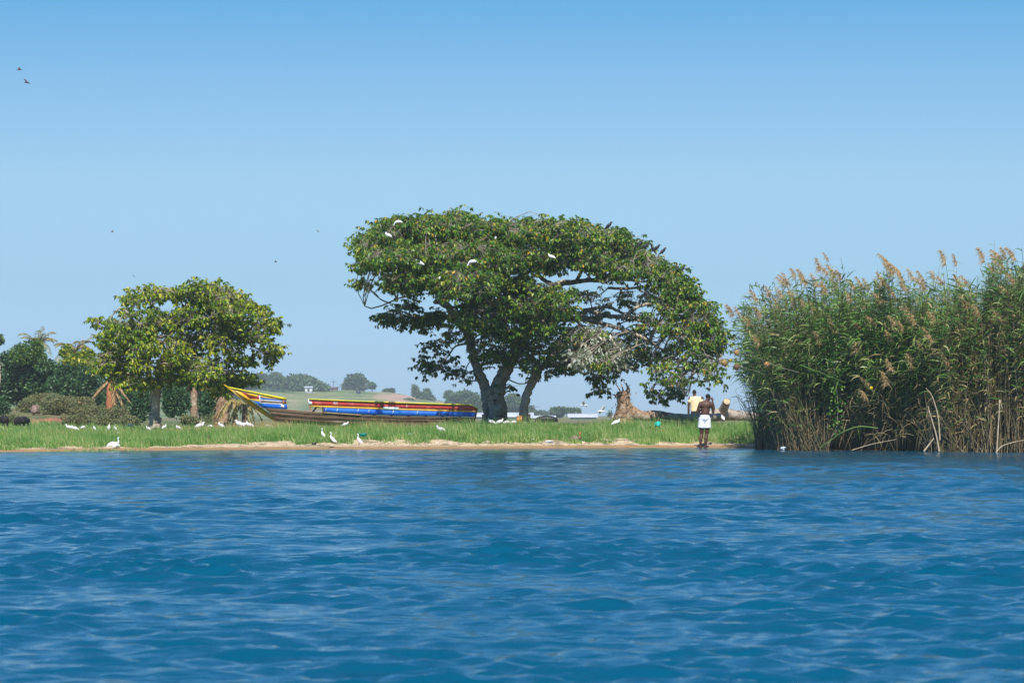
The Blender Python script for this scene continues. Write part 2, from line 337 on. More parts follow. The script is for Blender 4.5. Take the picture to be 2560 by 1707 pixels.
# ------------------------------------------------------------------ lake
def lake():
    ys = [-400, -150, -60, -20, -4, 3, 6.5]
    y = 9.0
    while y < 118: ys.append(y); y *= 1.0034
    ys += [125, 140]; ys = np.array(ys)
    u = np.concatenate([-np.array([90, 40, 18, 8, 4, 2.4, 1.7, 1.35, 1.15, 1.05]), np.linspace(-1, 1, 470), np.array([1.05, 1.15, 1.35, 1.7, 2.4, 4, 8, 18, 40, 90])])
    hw = .156 * np.maximum(ys, 5) + 3.4
    X = u[None] * hw[:, None]; Y = np.repeat(ys[:, None], len(u), 1)
    dy = np.gradient(ys); mask = np.clip((1.12 - np.abs(u)) / .1, 0, 1)[None] * np.clip((ys - 6.5) / 3, 0, 1)[:, None]
    s = Y - shore(X); mask = mask * (.16 + .84 * np.clip(-s / 26, 0, 1) ** .8)
    dx = np.zeros_like(X); dyy = np.zeros_like(X); dz = np.zeros_like(X)
    rg = np.random.default_rng(5)
    n = 150; lam = np.exp(rg.uniform(math.log(.13), math.log(1.6), n)); th = rg.normal(0, .62, n) + .08; ph = rg.uniform(0, 2 * np.pi, n)
    env = None; slope = .0155 * np.where((lam > .16) & (lam < .7), 1.9, 1) * np.where(lam < .4, 1.35, 1) * np.where(lam > 1.0, .72, 1) * np.where((lam > .4) & (lam < 1), 1.15, 1)
    for l, t, p, sl in zip(lam, th, ph, slope):
        k = 2 * np.pi / l; kx, ky = math.sin(t) * k, math.cos(t) * k
        att = np.clip((l / dy - 1.7) / 1.6, 0, 1)[:, None] * mask * np.clip((l / (hw / 235) - 2.0) / 1.6, 0, 1)[:, None]
        ar = kx * X + ky * Y + p; a = sl / k * att
        dz += a * np.cos(ar); dx -= a * math.sin(t) * np.sin(ar); dyy -= a * math.cos(t) * np.sin(ar)
    G = .42 + 1.1 * (.5 + .5 * np.sin(X * 1.1 + 2 * np.sin(Y * .33)) * np.sin(Y * .71 + 1.7 * np.sin(X * .47 + 1))) * (.6 + .8 * (.5 + .5 * np.sin(X * .37 - Y * .23 + 2 * np.sin(Y * .11))))
    dz *= G; dx *= G * .8; dyy *= G * .8
    V = np.stack([X + dx, Y + dyy, dz], -1); mb = MB(); nx = len(u)
    i = np.arange(len(ys) - 1)[:, None] * nx + np.arange(nx - 1)[None]
    mb.add(V, np.stack([i, i + 1, i + nx + 1, i + nx], -1).reshape(-1, 4))
    m = bpy.data.materials.new("lake_water"); m.use_nodes = True; nt = m.node_tree; N = nt.nodes; Lk = nt.links; b = N["Principled BSDF"]
    b.inputs["Base Color"].default_value = (.001, .072, .135, 1); b.inputs["Roughness"].default_value = .09; b.inputs["IOR"].default_value = 1.333; b.inputs["Specular IOR Level"].default_value = .5
    g = N.new("ShaderNodeNewGeometry"); h = None
    for sc, st, d in ((2.6, (.5, 1.1, 1), .046), (7, (.5, 1.1, 1), .027), (19, (.5, 1, 1), .006)):
        mp = N.new("ShaderNodeMapping"); mp.inputs["Scale"].default_value = st; mp.inputs["Rotation"].default_value = (0, 0, sc * .05); Lk.new(g.outputs["Position"], mp.inputs[0])
        t = N.new("ShaderNodeTexNoise"); t.inputs["Scale"].default_value = sc; t.inputs["Detail"].default_value = 3; t.inputs["Distortion"].default_value = .4; Lk.new(mp.outputs[0], t.inputs["Vector"])
        k = N.new("ShaderNodeMath"); k.operation = 'MULTIPLY'; Lk.new(t.outputs["Fac"], k.inputs[0]); k.inputs[1].default_value = d
        if h is None: h = k.outputs[0]
        else:
            q = N.new("ShaderNodeMath"); q.operation = 'ADD'; Lk.new(h, q.inputs[0]); Lk.new(k.outputs[0], q.inputs[1]); h = q.outputs[0]
    bp = N.new("ShaderNodeBump"); bp.inputs["Distance"].default_value = 1; bp.inputs["Strength"].default_value = 1; Lk.new(h, bp.inputs["Height"]); Lk.new(bp.outputs[0], b.inputs["Normal"])
    tag(mb.build("lake_water", m, None, True), kind="structure")
lake()

# ------------------------------------------------------------------ foliage builders
def shell_points(c, r, n, fill=.5):
    "random points in an ellipsoid, weighted towards its skin"
    d = unit(R.normal(size=(n, 3))); rad = (R.random(n) ** (1 / 3)) * fill + (1 - fill) * (.82 + .25 * R.random(n))
    return np.asarray(c) + d * rad[:, None] * np.asarray(r), d
def foliage(mb, blobs, n_per, L, m=0, wl=.6, down=.2):
    "blobs: (centre, radii); leaf clumps over them, facing outwards with scatter"
    for c, r in blobs:
        n = max(12, int(7 * n_per * (r[0] * r[2] + r[0] * r[1] + r[1] * r[2])))
        lump = [(unit(R.normal(size=3)), .7 + .45 * R.random()) for _ in range(14)]
        P, d = shell_points(c, r, n, .3)
        near = np.max([np.clip((d @ q - .7) / .3, 0, 1) * s for q, s in lump], 0)
        P = P + d * (near * .16)[:, None] * np.asarray(r)
        D = unit(R.normal(size=(n, 3)) * .8 + d * .5 + np.array([0, 0, -down])); S = unit(R.normal(size=(n, 3)) * .9 + d)
        leaves(mb, P, D, L * .72 * (.6 + .8 * R.random(n)), L * .72 * wl * (.7 + .6 * R.random(n)), m=m, side=np.cross(D, S))
def twigpath(a, b, sag=.12, k=5):
    t = np.linspace(0, 1, k)[:, None]; d = np.linalg.norm(b - a)
    return a + (b - a) * t + np.array([0, 0, 1]) * sag * d * np.sin(np.pi * t) + np.sin(np.pi * t) * R.normal(size=3) * .1 * d
def big_tree(name, label, limbs, blobs, Y, leafm, lsize, per, twig_r=.012, root_z=None):
    "limbs: rows of (px,py,dY,radius); blobs: (px,py,rx,ry,dY,rY,density,matslot)"
    base = at(limbs[0][0][0], limbs[0][0][1], Y); t = thing(name, label, "tree", (base[0], base[1], gz(base[0], base[1])))
    o0 = np.array(t.location); nodes = []
    tm = MB(); bm_ = MB(); s = Y / F
    for li, limb in enumerate(limbs):
        row = smooth_path([[*at(a, b, Y + d), r] for a, b, d, r in limb], 6)
        P = row[:, :3] - o0; rr = np.maximum(row[:, 3], .012)
        P[1:-1] += R.normal(size=(len(P) - 2, 3)) * rr[1:-1, None] * .12
        tube(tm if li == 0 or limb[0][3] > .125 else bm_, P, rr, 12 if rr[0] > .12 else 7, wob=.1)
        nodes.append(P)
    nodes = np.concatenate(nodes); cr = MB(); tw = MB()
    for (px, py, rx, ry, dY, rY, dens, ms) in blobs:
        c = at(px, py, Y + dY) - o0; r = np.array([rx * s, rY, ry * s])
        a = nodes[np.argmin(np.linalg.norm(nodes - c, axis=1) + .6 * np.maximum(nodes[:, 2] - c[2], 0))]
        main = twigpath(a, c, .06, 7); tube(tw, main, np.linspace(.035 if dens > .7 else .028, .016, 7), 5)
        subs = [main[2:]]
        for _ in range(7):
            q, _d = shell_points(c, r * .8, 1, .3); sb = twigpath(main[R.integers(3, 7)], q[0], .05, 5); tube(tw, sb, np.linspace(.016, .008, 5), 4); subs.append(sb[1:])
        sn = np.concatenate(subs)
        n = int(per * dens * rx * ry / 100.0); P, d = shell_points(c, r, n, .55)
        # keep anchors bunched round spray centres so that sky shows between
        ncl = max(4, n // 7); C2, _ = shell_points(c, r * 1.12, ncl, .5); idx = R.integers(0, ncl, n); P = C2[idx] + R.normal(size=(n, 3)) * np.array([.19, .2, .1])
        near = np.argmin(np.linalg.norm(P[:, None] - sn[None], axis=2), 1)
        A = sn[near]; C = A[:, None] + (P - A)[:, None] * np.linspace(0, 1, 3)[None, :, None]; C[:, 1:2, 2] += .06 * np.linalg.norm(P - A, axis=1)[:, None]
        tubes3(tw, C, np.repeat(np.array([[.006, .0045, .003]]), n, 0) * twig_r / .012)
        k = 7; Q = np.repeat(P, k, 0); az = R.random(n * k) * 2 * np.pi
        out = np.stack([np.cos(az), np.sin(az), np.zeros(n * k)], 1)
        D = unit(out * .7 + np.repeat(unit(P - A), k, 0) * .3 + np.array([0, 0, -1]) * (R.random(n * k)[:, None] * 1.7 + .05))
        Lr = lsize * (.65 + .6 * R.random(n * k)); up = np.array([0, 0, 1.]) + R.normal(size=(n * k, 3)) * .45
        leaves(cr, Q + out * .02, D, Lr, Lr * (.4 + .12 * R.random(n * k)), m=ms, side=up)
    tm.build("trunk", M_bark, t, True)
    if bm_.n: b = bm_.build("branches", M_bark, t, True); b["kind"] = "stuff"
    tw.build("twigs", M_twig, t, True)["kind"] = "stuff"
    cr.build("crown", leafm, t)["kind"] = "stuff"
    return t

# --- the large fig tree
L = [
    [(1236, 1066, 0, .50), (1236, 1040, 0, .40), (1237, 1010, 0, .35), (1238, 990, 0, .31), (1256, 945, 0, .24), (1275, 905, .1, .23), (1298, 862, .2, .24), (1322, 815, .3, .2), (1352, 765, .4, .17), (1385, 715, .3, .13), (1440, 704, 0, .09), (1500, 700, -.3, .08), (1560, 698, -.5, .06), (1610, 705, -.6, .04)],
    [(1226, 1040, -.1, .24), (1222, 1000, -.05, .25), (1212, 965, -.1, .2), (1192, 918, -.2, .165), (1180, 870, -.3, .17), (1168, 832, -.3, .15), (1142, 800, -.35, .145), (1120, 768, -.4, .13), (1102, 752, -.4, .14)],
    [(1258, 1050, .1, .2), (1250, 1010, .1, .17), (1247, 975, .05, .12)],
    [(1086, 757, -.5, .07), (1102, 752, -.4, .11), (1135, 738, -.5, .09), (1165, 705, -.6, .06), (1180, 640, -.6, .04)],
    [(1102, 752, -.4, .12), (1080, 700, -.5, .08), (1040, 650, -.7, .05), (980, 620, -.9, .03), (930, 630, -.9, .02)],
    [(1125, 770, -.4, .06), (1170, 765, 0, .06), (1230, 772, .3, .05), (1290, 760, .5, .04)],
    [(1352, 765, .4, .1), (1320, 700, .2, .08), (1270, 640, 0, .06), (1180, 600, 0, .04), (1110, 580, 0, .03)],
    [(1385, 715, .3, .1), (1350, 690, .3, .07), (1320, 640, .4, .05), (1330, 590, .5, .03)],
    [(1440, 704, 0, .07), (1470, 660, .2, .05), (1530, 630, .4, .04), (1590, 640, .4, .03)],
    [(1322, 815, .3, .13), (1380, 800, 0, .1), (1445, 795, -.4, .1), (1465, 775, -.5, .09), (1510, 788, -.6, .085), (1560, 790, -.7, .07), (1600, 765, -.6, .06), (1660, 755, -.5, .05), (1720, 770, -.3, .03)],
    [(1450, 798, -.4, .08), (1500, 808, -.9, .085), (1550, 822, -1.2, .07), (1600, 840, -1.4, .06), (1650, 870, -1.4, .045), (1700, 905, -1.3, .03), (1745, 925, -1.2, .02)],
    [(1465, 775, -.5, .07), (1520, 768, -.2, .06), (1560, 785, .2, .05), (1620, 810, .4, .04), (1690, 830, .5, .03), (1760, 850, .5, .02)],
    [(1430, 790, -.4, .05), (1455, 815, -.6, .05), (1475, 830, -.8, .04)],
    [(1520, 720, .5, .05), (1570, 722, .6, .055), (1608, 715, .5, .04)],
    [(1500, 700, -.3, .05), (1560, 670, -.2, .04), (1640, 690, 0, .03), (1700, 730, 0, .02)],
    [(1180, 858, -.3, .05), (1140, 865, -.5, .035), (1120, 890, -.6, .03), (1095, 915, -.7, .02), (1070, 930, -.7, .012)],
    [(1130, 872, -.6, .02), (1112, 855, -.7, .015), (1090, 848, -.7, .01)],
    [(1100, 910, -.7, .02), (1130, 932, -.7, .015), (1165, 935, -.6, .01)],
    [(1045, 800, -.5, .02), (1000, 775, -.7, .02), (975, 760, -.7, .015), (1000, 745, -.7, .03), (1060, 735, -.6, .04)],
    [(1463, 572, .2, .03), (1455, 550, .2, .02), (1447, 549, .2, .01)], [(1455, 550, .2, .02), (1459, 546, .2, .01)],
    [(1285, 560, 0, .02), (1290, 545, 0, .012)], [(1245, 552, 0, .02), (1235, 540, 0, .01)],
    [(1540, 590, 0, .02), (1575, 593, 0, .015), (1597, 590, 0, .008)],
]
B = []
def bl(px, py, rx, ry, d=1.0, ms=0, deep=1.0, n=2, front=0.0):
    for k in range(n):
        dY = ((k + R.random()) / n - .5) * 6.0 * deep - front if n > 1 else -front * .6
        B.append((px + R.normal() * rx * .08, py + R.normal() * ry * .08, rx, ry, dY, 1.1, d / n * 1.15, ms))
for q in [(930, 615, 38, 30), (965, 585, 42, 28), (1010, 578, 48, 30), (1075, 570, 60, 34), (1145, 568, 60, 34), (1215, 580, 60, 30), (1290, 578, 60, 28), (1360, 578, 60, 28), (1430, 582, 58, 28), (1500, 592, 58, 28), (1560, 614, 48, 28), (1612, 655, 46, 28), (1660, 690, 42, 30), (1700, 735, 40, 34), (1742, 785, 38, 40), (1785, 840, 32, 40)]: bl(*q, 1.0 if q[0] < 1450 else .78, deep=1.35 if q[0] < 1400 else .9 if q[0] < 1690 else .5, n=3 if q[0] < 1690 else 2, front=(1.6 if q[0] < 1200 else .9 if q[0] < 1690 else 2.5))
for q in [(925, 665, 30, 14), (965, 645, 46, 22), (1025, 640, 58, 34), (1100, 640, 66, 36), (1180, 640, 66, 36), (1260, 645, 66, 36), (1340, 645, 60, 34), (1410, 640, 52, 30), (1480, 650, 52, 26), (1550, 672, 46, 20), (1035, 700, 50, 28), (980, 700, 30, 14), (1110, 705, 40, 24), (1180, 705, 60, 36), (1250, 720, 64, 40), (1320, 740, 54, 44), (1215, 780, 50, 34), (1280, 800, 60, 40), (1160, 790, 24, 24), (1355, 800, 40, 40), (1400, 760, 34, 34)]: bl(*q, .8, deep=.9, front=(4.4 if q[0] < 1200 else 2.4))
for q in [(1235, 850, 46, 36), (1300, 870, 50, 36), (1195, 880, 22, 24), (1360, 860, 44, 34), (1240, 900, 34, 18), (1400, 905, 38, 22), (1345, 915, 30, 16), (1140, 835, 26, 16)]: bl(*q, .3, deep=.5, front=1.6)
for q in [(915, 712, 20, 9), (1045, 808, 32, 12), (985, 790, 28, 14), (1095, 795, 26, 12), (1020, 765, 22, 8), (1070, 790, 20, 14)]: bl(*q, .95, n=1)
for q in [(1085, 870, 18, 18), (1070, 905, 18, 22), (1100, 925, 22, 14), (1150, 930, 24, 12), (1165, 948, 10, 10), (1272, 968, 12, 8), (1120, 900, 14, 10)]: bl(*q, .42, n=1)
for q in [(1475, 740, 40, 12), (1550, 745, 44, 12), (1630, 735, 40, 20), (1680, 770, 38, 26), (1600, 790, 44, 12), (1440, 830, 36, 20), (1650, 810, 44, 26), (1710, 830, 44, 32), (1570, 850, 48, 26), (1640, 865, 48, 26), (1760, 885, 36, 32), (1700, 895, 40, 26), (1800, 900, 18, 18), (1600, 895, 44, 22), (1560, 915, 40, 18), (1655, 925, 34, 18), (1740, 935, 34, 22), (1520, 930, 34, 18), (1490, 945, 26, 16), (1630, 900, 30, 20), (1780, 935, 14, 12), (1700, 945, 26, 12), (1520, 690, 30, 10), (1610, 830, 30, 14), (1740, 860, 30, 22), (1680, 965, 26, 10), (1655, 960, 20, 12)]: bl(*q, .3 if q[1] < 800 else .2, 1 if (q[0] < 1640 and q[1] < 840 and R.random() < .45) else 0, deep=.5, front=(-2.0 if 1490 < q[0] < 1645 and q[1] > 730 else 3.6 if q[0] > 1645 else .6))
for q in [(1500, 975, 14, 9), (1645, 995, 12, 9), (1690, 980, 12, 9), (1800, 958, 7, 6), (1682, 998, 6, 5), (1632, 975, 10, 8), (1690, 985, 12, 7)]: bl(*q, .7, n=1)
for q in [(1450, 865, 44, 26), (1500, 880, 46, 28), (1440, 900, 34, 20), (1520, 905, 34, 18), (1480, 840, 34, 18)]: bl(*q, .75, 1, front=1.5); bl(*q, .3, 0, front=1.5)
bl(1470, 790, 20, 14, .3, 1, n=1); bl(1505, 770, 12, 30, .3, 1, n=1)
big_tree("fig_tree", "huge spreading fig tree with twin leaning trunks arching over the boat", L, B, 124.0, [M_leafA, M_leafP], .158, 28)

# --- the slim leaning trunk beside it
L = [[(1312, 1066, 0, .21), (1310, 1040, 0, .165), (1311, 1010, 0, .16), (1322, 975, 0, .145), (1338, 940, 0, .14), (1352, 920, -.1, .11), (1372, 900, -.1, .09), (1395, 878, -.2, .075), (1420, 862, -.2, .05), (1460, 850, -.2, .03)],
     [(1338, 945, 0, .09), (1334, 925, 0, .06), (1338, 910, 0, .055), (1333, 905, 0, .05)],
     [(1352, 920, -.1, .06), (1385, 915, -.3, .04), (1400, 908, -.3, .02)]]
B = [(1400, 915, 16, 8, -.3, .5, .7, 0), (1375, 930, 14, 8, -.3, .4, .6, 0), (1450, 855, 26, 14, -.2, .6, .5, 0), (1330, 935, 10, 8, 0, .3, .5, 0)]
big_tree("leaning_tree", "slim bare-trunked tree leaning away from the huge fig tree", L, B, 123.0, [M_leafA], .15, 24)

# --- the smaller tree on the left
L = [[(388, 1072, 0, .27), (388, 1040, 0, .2), (389, 1010, 0, .17), (392, 975, 0, .18), (396, 950, 0, .16), (402, 910, .1, .12), (420, 870, .2, .09), (452, 850, .2, .075), (455, 800, .3, .06), (470, 760, .3, .05), (520, 720, .3, .03)],
     [(382, 985, 0, .09), (372, 940, -.2, .08), (366, 900, -.4, .07), (350, 860, -.6, .06), (330, 800, -.7, .04), (300, 770, -.7, .03), (262, 815, -.7, .02)],
     [(400, 950, 0, .08), (440, 957, .4, .06), (500, 958, .6, .04), (560, 940, .7, .02)],
     [(398, 955, 0, .07), (345, 945, .3, .06), (300, 935, .5, .05), (250, 930, .5, .02)],
     [(420, 870, .2, .07), (405, 800, 0, .05), (370, 750, 0, .035), (340, 720, 0, .02)],
     [(452, 850, .2, .06), (530, 845, 0, .05), (590, 830, -.2, .04), (640, 870, -.2, .03), (690, 880, -.2, .015)],
     [(455, 810, .3, .05), (540, 790, .3, .05), (600, 750, .3, .04), (650, 780, .3, .02)],
     [(262, 820, -.7, .02), (245, 810, -.7, .012)], [(640, 870, -.2, .02), (690, 905, -.2, .008)], [(600, 905, 0, .02), (622, 945, 0, .01)], [(560, 880, 0, .03), (605, 905, 0, .02)]]
B = []
for q in [(375, 732, 42, 16), (420, 728, 32, 14), (340, 752, 34, 16), (520, 725, 50, 24), (490, 748, 44, 28), (570, 745, 44, 28), (610, 770, 38, 30), (650, 800, 34, 28), (330, 810, 46, 26), (400, 800, 40, 26), (300, 840, 40, 28), (460, 800, 44, 30), (530, 795, 50, 30), (590, 820, 44, 26), (290, 880, 36, 26), (350, 865, 46, 30), (420, 860, 40, 24), (500, 850, 46, 28), (560, 870, 36, 22), (640, 850, 34, 16), (280, 920, 34, 26), (340, 920, 40, 26), (410, 915, 36, 20), (470, 905, 44, 26), (530, 920, 40, 26), (500, 940, 40, 18), (250, 900, 24, 26), (310, 955, 34, 18)]: bl(*q, .5, deep=.6, front=.6)
for q in [(250, 805, 14, 9), (250, 838, 12, 7), (275, 805, 14, 7), (610, 900, 26, 12), (665, 885, 24, 9), (695, 868, 12, 8), (585, 945, 22, 12), (620, 950, 14, 10), (665, 905, 8, 7), (560, 960, 24, 12), (680, 810, 12, 14), (370, 955, 20, 10), (545, 975, 14, 8), (450, 945, 30, 12)]: bl(*q, .85, n=1)
big_tree("broadleaf_tree", "rounded tree with bright yellowish leaves and one straight trunk by the boat prow", L, B, 126.0, [M_leafL], .17, 27)

# ------------------------------------------------------------------ midground thicket, palms, shrubs (150-250 m)
def blobset(px, py, rx, ry, Y, n, depth, jitter=.55):
    s = Y / F; out = []
    for _ in range(n):
        a = R.random() * 2 * np.pi; q = math.sqrt(R.random())
        c = at(px + math.cos(a) * rx * q * jitter, py + math.sin(a) * ry * q * jitter, Y + R.normal() * depth * .3)
        out.append((c, np.array([rx * s * (.38 + .22 * R.random()), depth * .4, ry * s * (.38 + .25 * R.random())])))
    out.append((at(px, py + ry * .1, Y), np.array([rx * s * .72, depth * .5, ry * s * .72])))
    return out
def plant(name, label, cat, parts, Y, m, lsize=.22, per=60, group=None, trunk=True, tr=.1):
    "parts: (px,py,rx,ry,nblobs); a woody plant with stem and leafy crown"
    px, pyb = parts[0][0], HOR
    x = xat(px, Y); z0 = gz(x, Y); t = thing(name, label, cat, (x, Y, z0), group); mb = MB(); s = Y / F; tm = MB(); o0 = np.array(t.location)
    for (a, b, rx, ry, n) in parts:
        bs = blobset(a, b, rx, ry, Y, n, min(rx, 110) * s * 1.2)
        foliage(mb, [(c - o0, r) for c, r in bs], per, lsize)
        if trunk:
            tube(tm, smooth_path([(R.normal() * .1, 0, -.2), (R.normal() * .2, 0, (bs[-1][0] - o0)[2] * .5), bs[-1][0] - o0], 4), np.linspace(tr, tr * .4, 9), 6, wob=.1)
            for c, r in bs[:4]: tube(tm, twigpath(bs[-1][0] - o0 - np.array([0, 0, r[2]]), c - o0, .1), np.linspace(tr * .45, .02, 5), 5)
    tm.build("stem", M_bark, t, True) if trunk else None
    mb.build("foliage", m, t)["kind"] = "stuff"
    return t
plant("evergreen_tree", "dense dark green tree at the far left edge of the thicket", "tree", [(55, 948, 95, 64, 16), (140, 968, 60, 50, 8), (10, 935, 60, 60, 6)], 207, M_leafD, .3, 34, trunk=False)
plant("creeper_clad_tree", "green creeper-covered tree top beside the tall palm", "tree", [(58, 885, 34, 30, 8), (95, 885, 22, 40, 5)], 204.5, M_leafG, .24, 60, trunk=False)
plant("evergreen_tree", "dark leafy tree spreading below the palm with dry fronds", "tree", [(190, 965, 80, 50, 12), (150, 940, 40, 34, 7), (205, 935, 40, 24, 6), (120, 915, 30, 26, 5)], 204, M_leafD, .28, 40, trunk=False)
plant("evergreen_tree", "shadowy blue-green tree behind the red-brown palm trunk", "tree", [(265, 1000, 90, 62, 10), (320, 985, 50, 60, 6)], 225, M_leafD, .3, 30, trunk=False)
plant("evergreen_tree", "dark bushy tree rising behind the palm stump at the prow", "tree", [(500, 990, 50, 50, 8), (440, 985, 50, 56, 8)], 210, M_leafD, .26, 36)
plant("leafy_bush", "bright yellow-green bush crowning above the dark thicket between palms", "bush", [(185, 905, 40, 26, 7), (215, 890, 26, 22, 4), (165, 880, 20, 16, 3)], 205, M_leafL, .26, 60)
plant("round_bush", "rounded glossy bush just behind the straight trunk", "bush", [(435, 1000, 38, 50, 9), (420, 965, 30, 26, 4)], 150, M_leafD, .15, 110, trunk=False)
plant("round_bush", "rounded dark bush between two palm trunks", "bush", [(520, 1010, 28, 42, 7)], 148, M_leafD, .15, 120, trunk=False)
plant("round_bush", "low dark bush filling the gap before the straight trunk", "bush", [(355, 1010, 34, 46, 7)], 152, M_leafD, .16, 100, trunk=False)
plant("round_bush", "small dark bush cut by the left picture edge", "bush", [(8, 1025, 26, 42, 5)], 170, M_leafD, .18, 90, trunk=False)
plant("dry_shrub", "greyish shrub surrounding the reddish boulder", "shrub", [(70, 1022, 42, 30, 7)], 186, M_leafO, .15, 90, trunk=False)
plant("dry_shrub", "broad olive shrub right of the bare red earth", "shrub", [(150, 1020, 56, 32, 9), (190, 1035, 50, 22, 5)], 180, M_leafO, .15, 90, trunk=False)
plant("dry_shrub", "olive shrub sloping down beneath the dark thicket", "shrub", [(230, 1032, 36, 24, 6)], 174, M_leafO, .14, 100, trunk=False)
plant("dry_shrub", "brownish shrub at the foot of the red-brown palm trunk", "shrub", [(290, 1038, 44, 24, 7)], 168, M_leafO, .14, 100, trunk=False)
for _l, _p, _Y in [("low olive shrub just above the grass left of the red earth", [(28, 1046, 36, 14, 6)], 158), ("spreading dry shrub right of the red earth patch, close to the grass", [(195, 1050, 44, 15, 8)], 156), ("low greenish shrub below the red-brown palm trunk, at the grass", [(262, 1050, 40, 14, 7)], 154), ("low tangled shrub left of the straight trunk's base", [(325, 1050, 34, 16, 6)], 150), ("grey-green shrub above the boulder under the dark tree", [(110, 1000, 60, 18, 8)], 192), ("olive shrub on the slope between boulder and thicket", [(190, 1008, 60, 20, 8)], 188), ("dark low shrub between the round bushes' feet", [(475, 1048, 30, 14, 6)], 146), ("low shrub behind the large hunched egret", [(530, 1048, 24, 14, 5)], 144)]:
    plant("dry_shrub", _l, "shrub", _p, _Y, M_leafO, .14, 100, trunk=False)
plant("leaf_spray", "bright leafy branch tip poking in at the left edge", "branch", [(-8, 850, 20, 14, 4)], 205, M_leafG, .26, 70)

def frond(mb, base, az, elev, L, droop, m=0, n=34, wl=.3, bm=None):
    d = np.array([math.cos(az) * math.cos(elev), math.sin(az) * math.cos(elev), math.sin(elev)])
    s = np.linspace(0, 1, n); C = base + d * (L * s)[:, None] + np.array([0, 0, -1]) * (droop * L * s ** 2)[:, None]
    tube(mb, C[::4], np.linspace(.03, .008, len(C[::4])), 4, m)
    T = unit(np.gradient(C, axis=0)); S = unit(np.cross(T, [0, 0, 1.]))
    for sg in (-1, 1):
        D = unit(T * .75 + S * sg + np.array([0, 0, -.25]) + R.normal(size=C.shape) * .12)
        ribbons(mb, C[2:], D[2:], L * wl * (.35 + .65 * np.sin(np.pi * s[2:] ** .8)) * .55, .07, .3, 2, m, side=np.array([0, 0, 1.]) + R.normal(size=(n - 2, 3)) * .3)
def palm(label, px, py_top, Y, Lf, n, dead=6, lean=0, stump=False, tr=.22, trunkmat=None, az0=0):
    top = at(px, py_top, Y); x = xat(px - lean, Y); z0 = gz(x, Y); t = thing("palm_tree", label, "palm", (x, Y, z0)); o0 = np.array(t.location); top = top - o0
    tm = MB(); tube(tm, smooth_path([(0, 0, -.3), (lean * .3 * Y / F, 0, top[2] * .5), top], 7), np.linspace(tr * 1.2, tr, 15), 9, wob=.12); tm.build("trunk", trunkmat or M_dead, t, True)
    fm = MB()
    for i in range(n): frond(fm, top, az0 + 2 * np.pi * i / max(n, 1) + R.normal() * .2, math.radians(R.uniform(35, 80)), Lf * R.uniform(.8, 1.15), R.uniform(.35, .9))
    if n: fm.build("fronds", M_palm, t)["kind"] = "stuff"
    if dead:
        dm = MB()
        for i in range(dead): frond(dm, top, R.random() * 6.28, math.radians(R.uniform(-75, -20)), Lf * R.uniform(.6, .9), R.uniform(.1, .4))
        dm.build("dry_fronds", M_palmdry, t)["kind"] = "stuff"
    return t
palm("tall palm wrapped in green leaves with fronds swept to the right", 95, 868, 218, 2.4, 13, 3, tr=.2)
palm("palm with spiky half-dry fronds above the bright bush", 184, 888, 216, 2.6, 15, 7, tr=.2)
palm("palm with a red-brown trunk under the straight-trunked tree", 278, 948, 190, 1.9, 9, 6, tr=.26, trunkmat=M_redtrunk)
palm("thin palm trunk standing between the two round bushes", 485, 950, 160, 1.2, 5, 4, tr=.16)
def ragged_palm():
    Y = 134; x = xat(556, Y); t = thing("palm_stump", "frayed palm trunk with peeling brown fibres right at the boat prow tip", "palm", (x, Y, gz(x, Y))); o0 = np.array(t.location); tm = MB()
    P = [at(a, b, Y) - o0 for a, b in ((556, 1070), (557, 1030), (560, 1000), (566, 970), (566, 945))]
    tube(tm, smooth_path(P, 4), np.linspace(.3, .2, 17), 10, wob=.25); tm.build("trunk", M_dead, t, True)
    fm = MB(); n = 150; s = R.random(n); C = np.array([P[0] + (P[-1] - P[0]) * q for q in s]); az = R.random(n) * 6.28
    D = unit(np.stack([np.cos(az) * .45 - .15, np.sin(az) * .45, -np.ones(n)], 1)); ribbons(fm, C + D * .05 + np.stack([np.cos(az), np.sin(az), 0 * az], 1) * .22, D, .15 + .4 * R.random(n), .035, .1, 2); fm.build("bark_fibres", M_palmdry, t)["kind"] = "stuff"
    gm = MB(); n = 120; az = R.random(n) * 6.28; D = unit(np.stack([np.cos(az) * .5, np.sin(az) * .5, R.normal(size=n) * .8 + .1], 1)); ribbons(gm, P[-1] + R.normal(size=(n, 3)) * .13, D, .25 + .3 * R.random(n), .06, .5, 2); gm.build("leaf_tuft", M_palm, t)["kind"] = "stuff"
ragged_palm()
def hanging(label, px, py, Y, n=7):
    top = at(px, py, Y); t = thing("young_palm", label, "palm", (top[0], Y, gz(top[0], Y))); o0 = np.array(t.location); tm = MB(); tube(tm, [(0, 0, -.1), (0, 0, .3), top - o0], [.14, .12, .08], 7, wob=.2); tm.build("trunk", M_dead, t, True)
    fm = MB()
    for i in range(n): frond(fm, top - o0, 6.28 * i / n + .3, math.radians(R.uniform(20, 55)), .95, 1.5, n=26)
    fm.build("fronds", M_palm, t)["kind"] = "stuff"
hanging("drooping young palm with brown-tipped fronds under the prow", 588, 1003, 133)
hanging("smaller drooping palm beside the keel below the prow", 612, 1012, 131, 5)

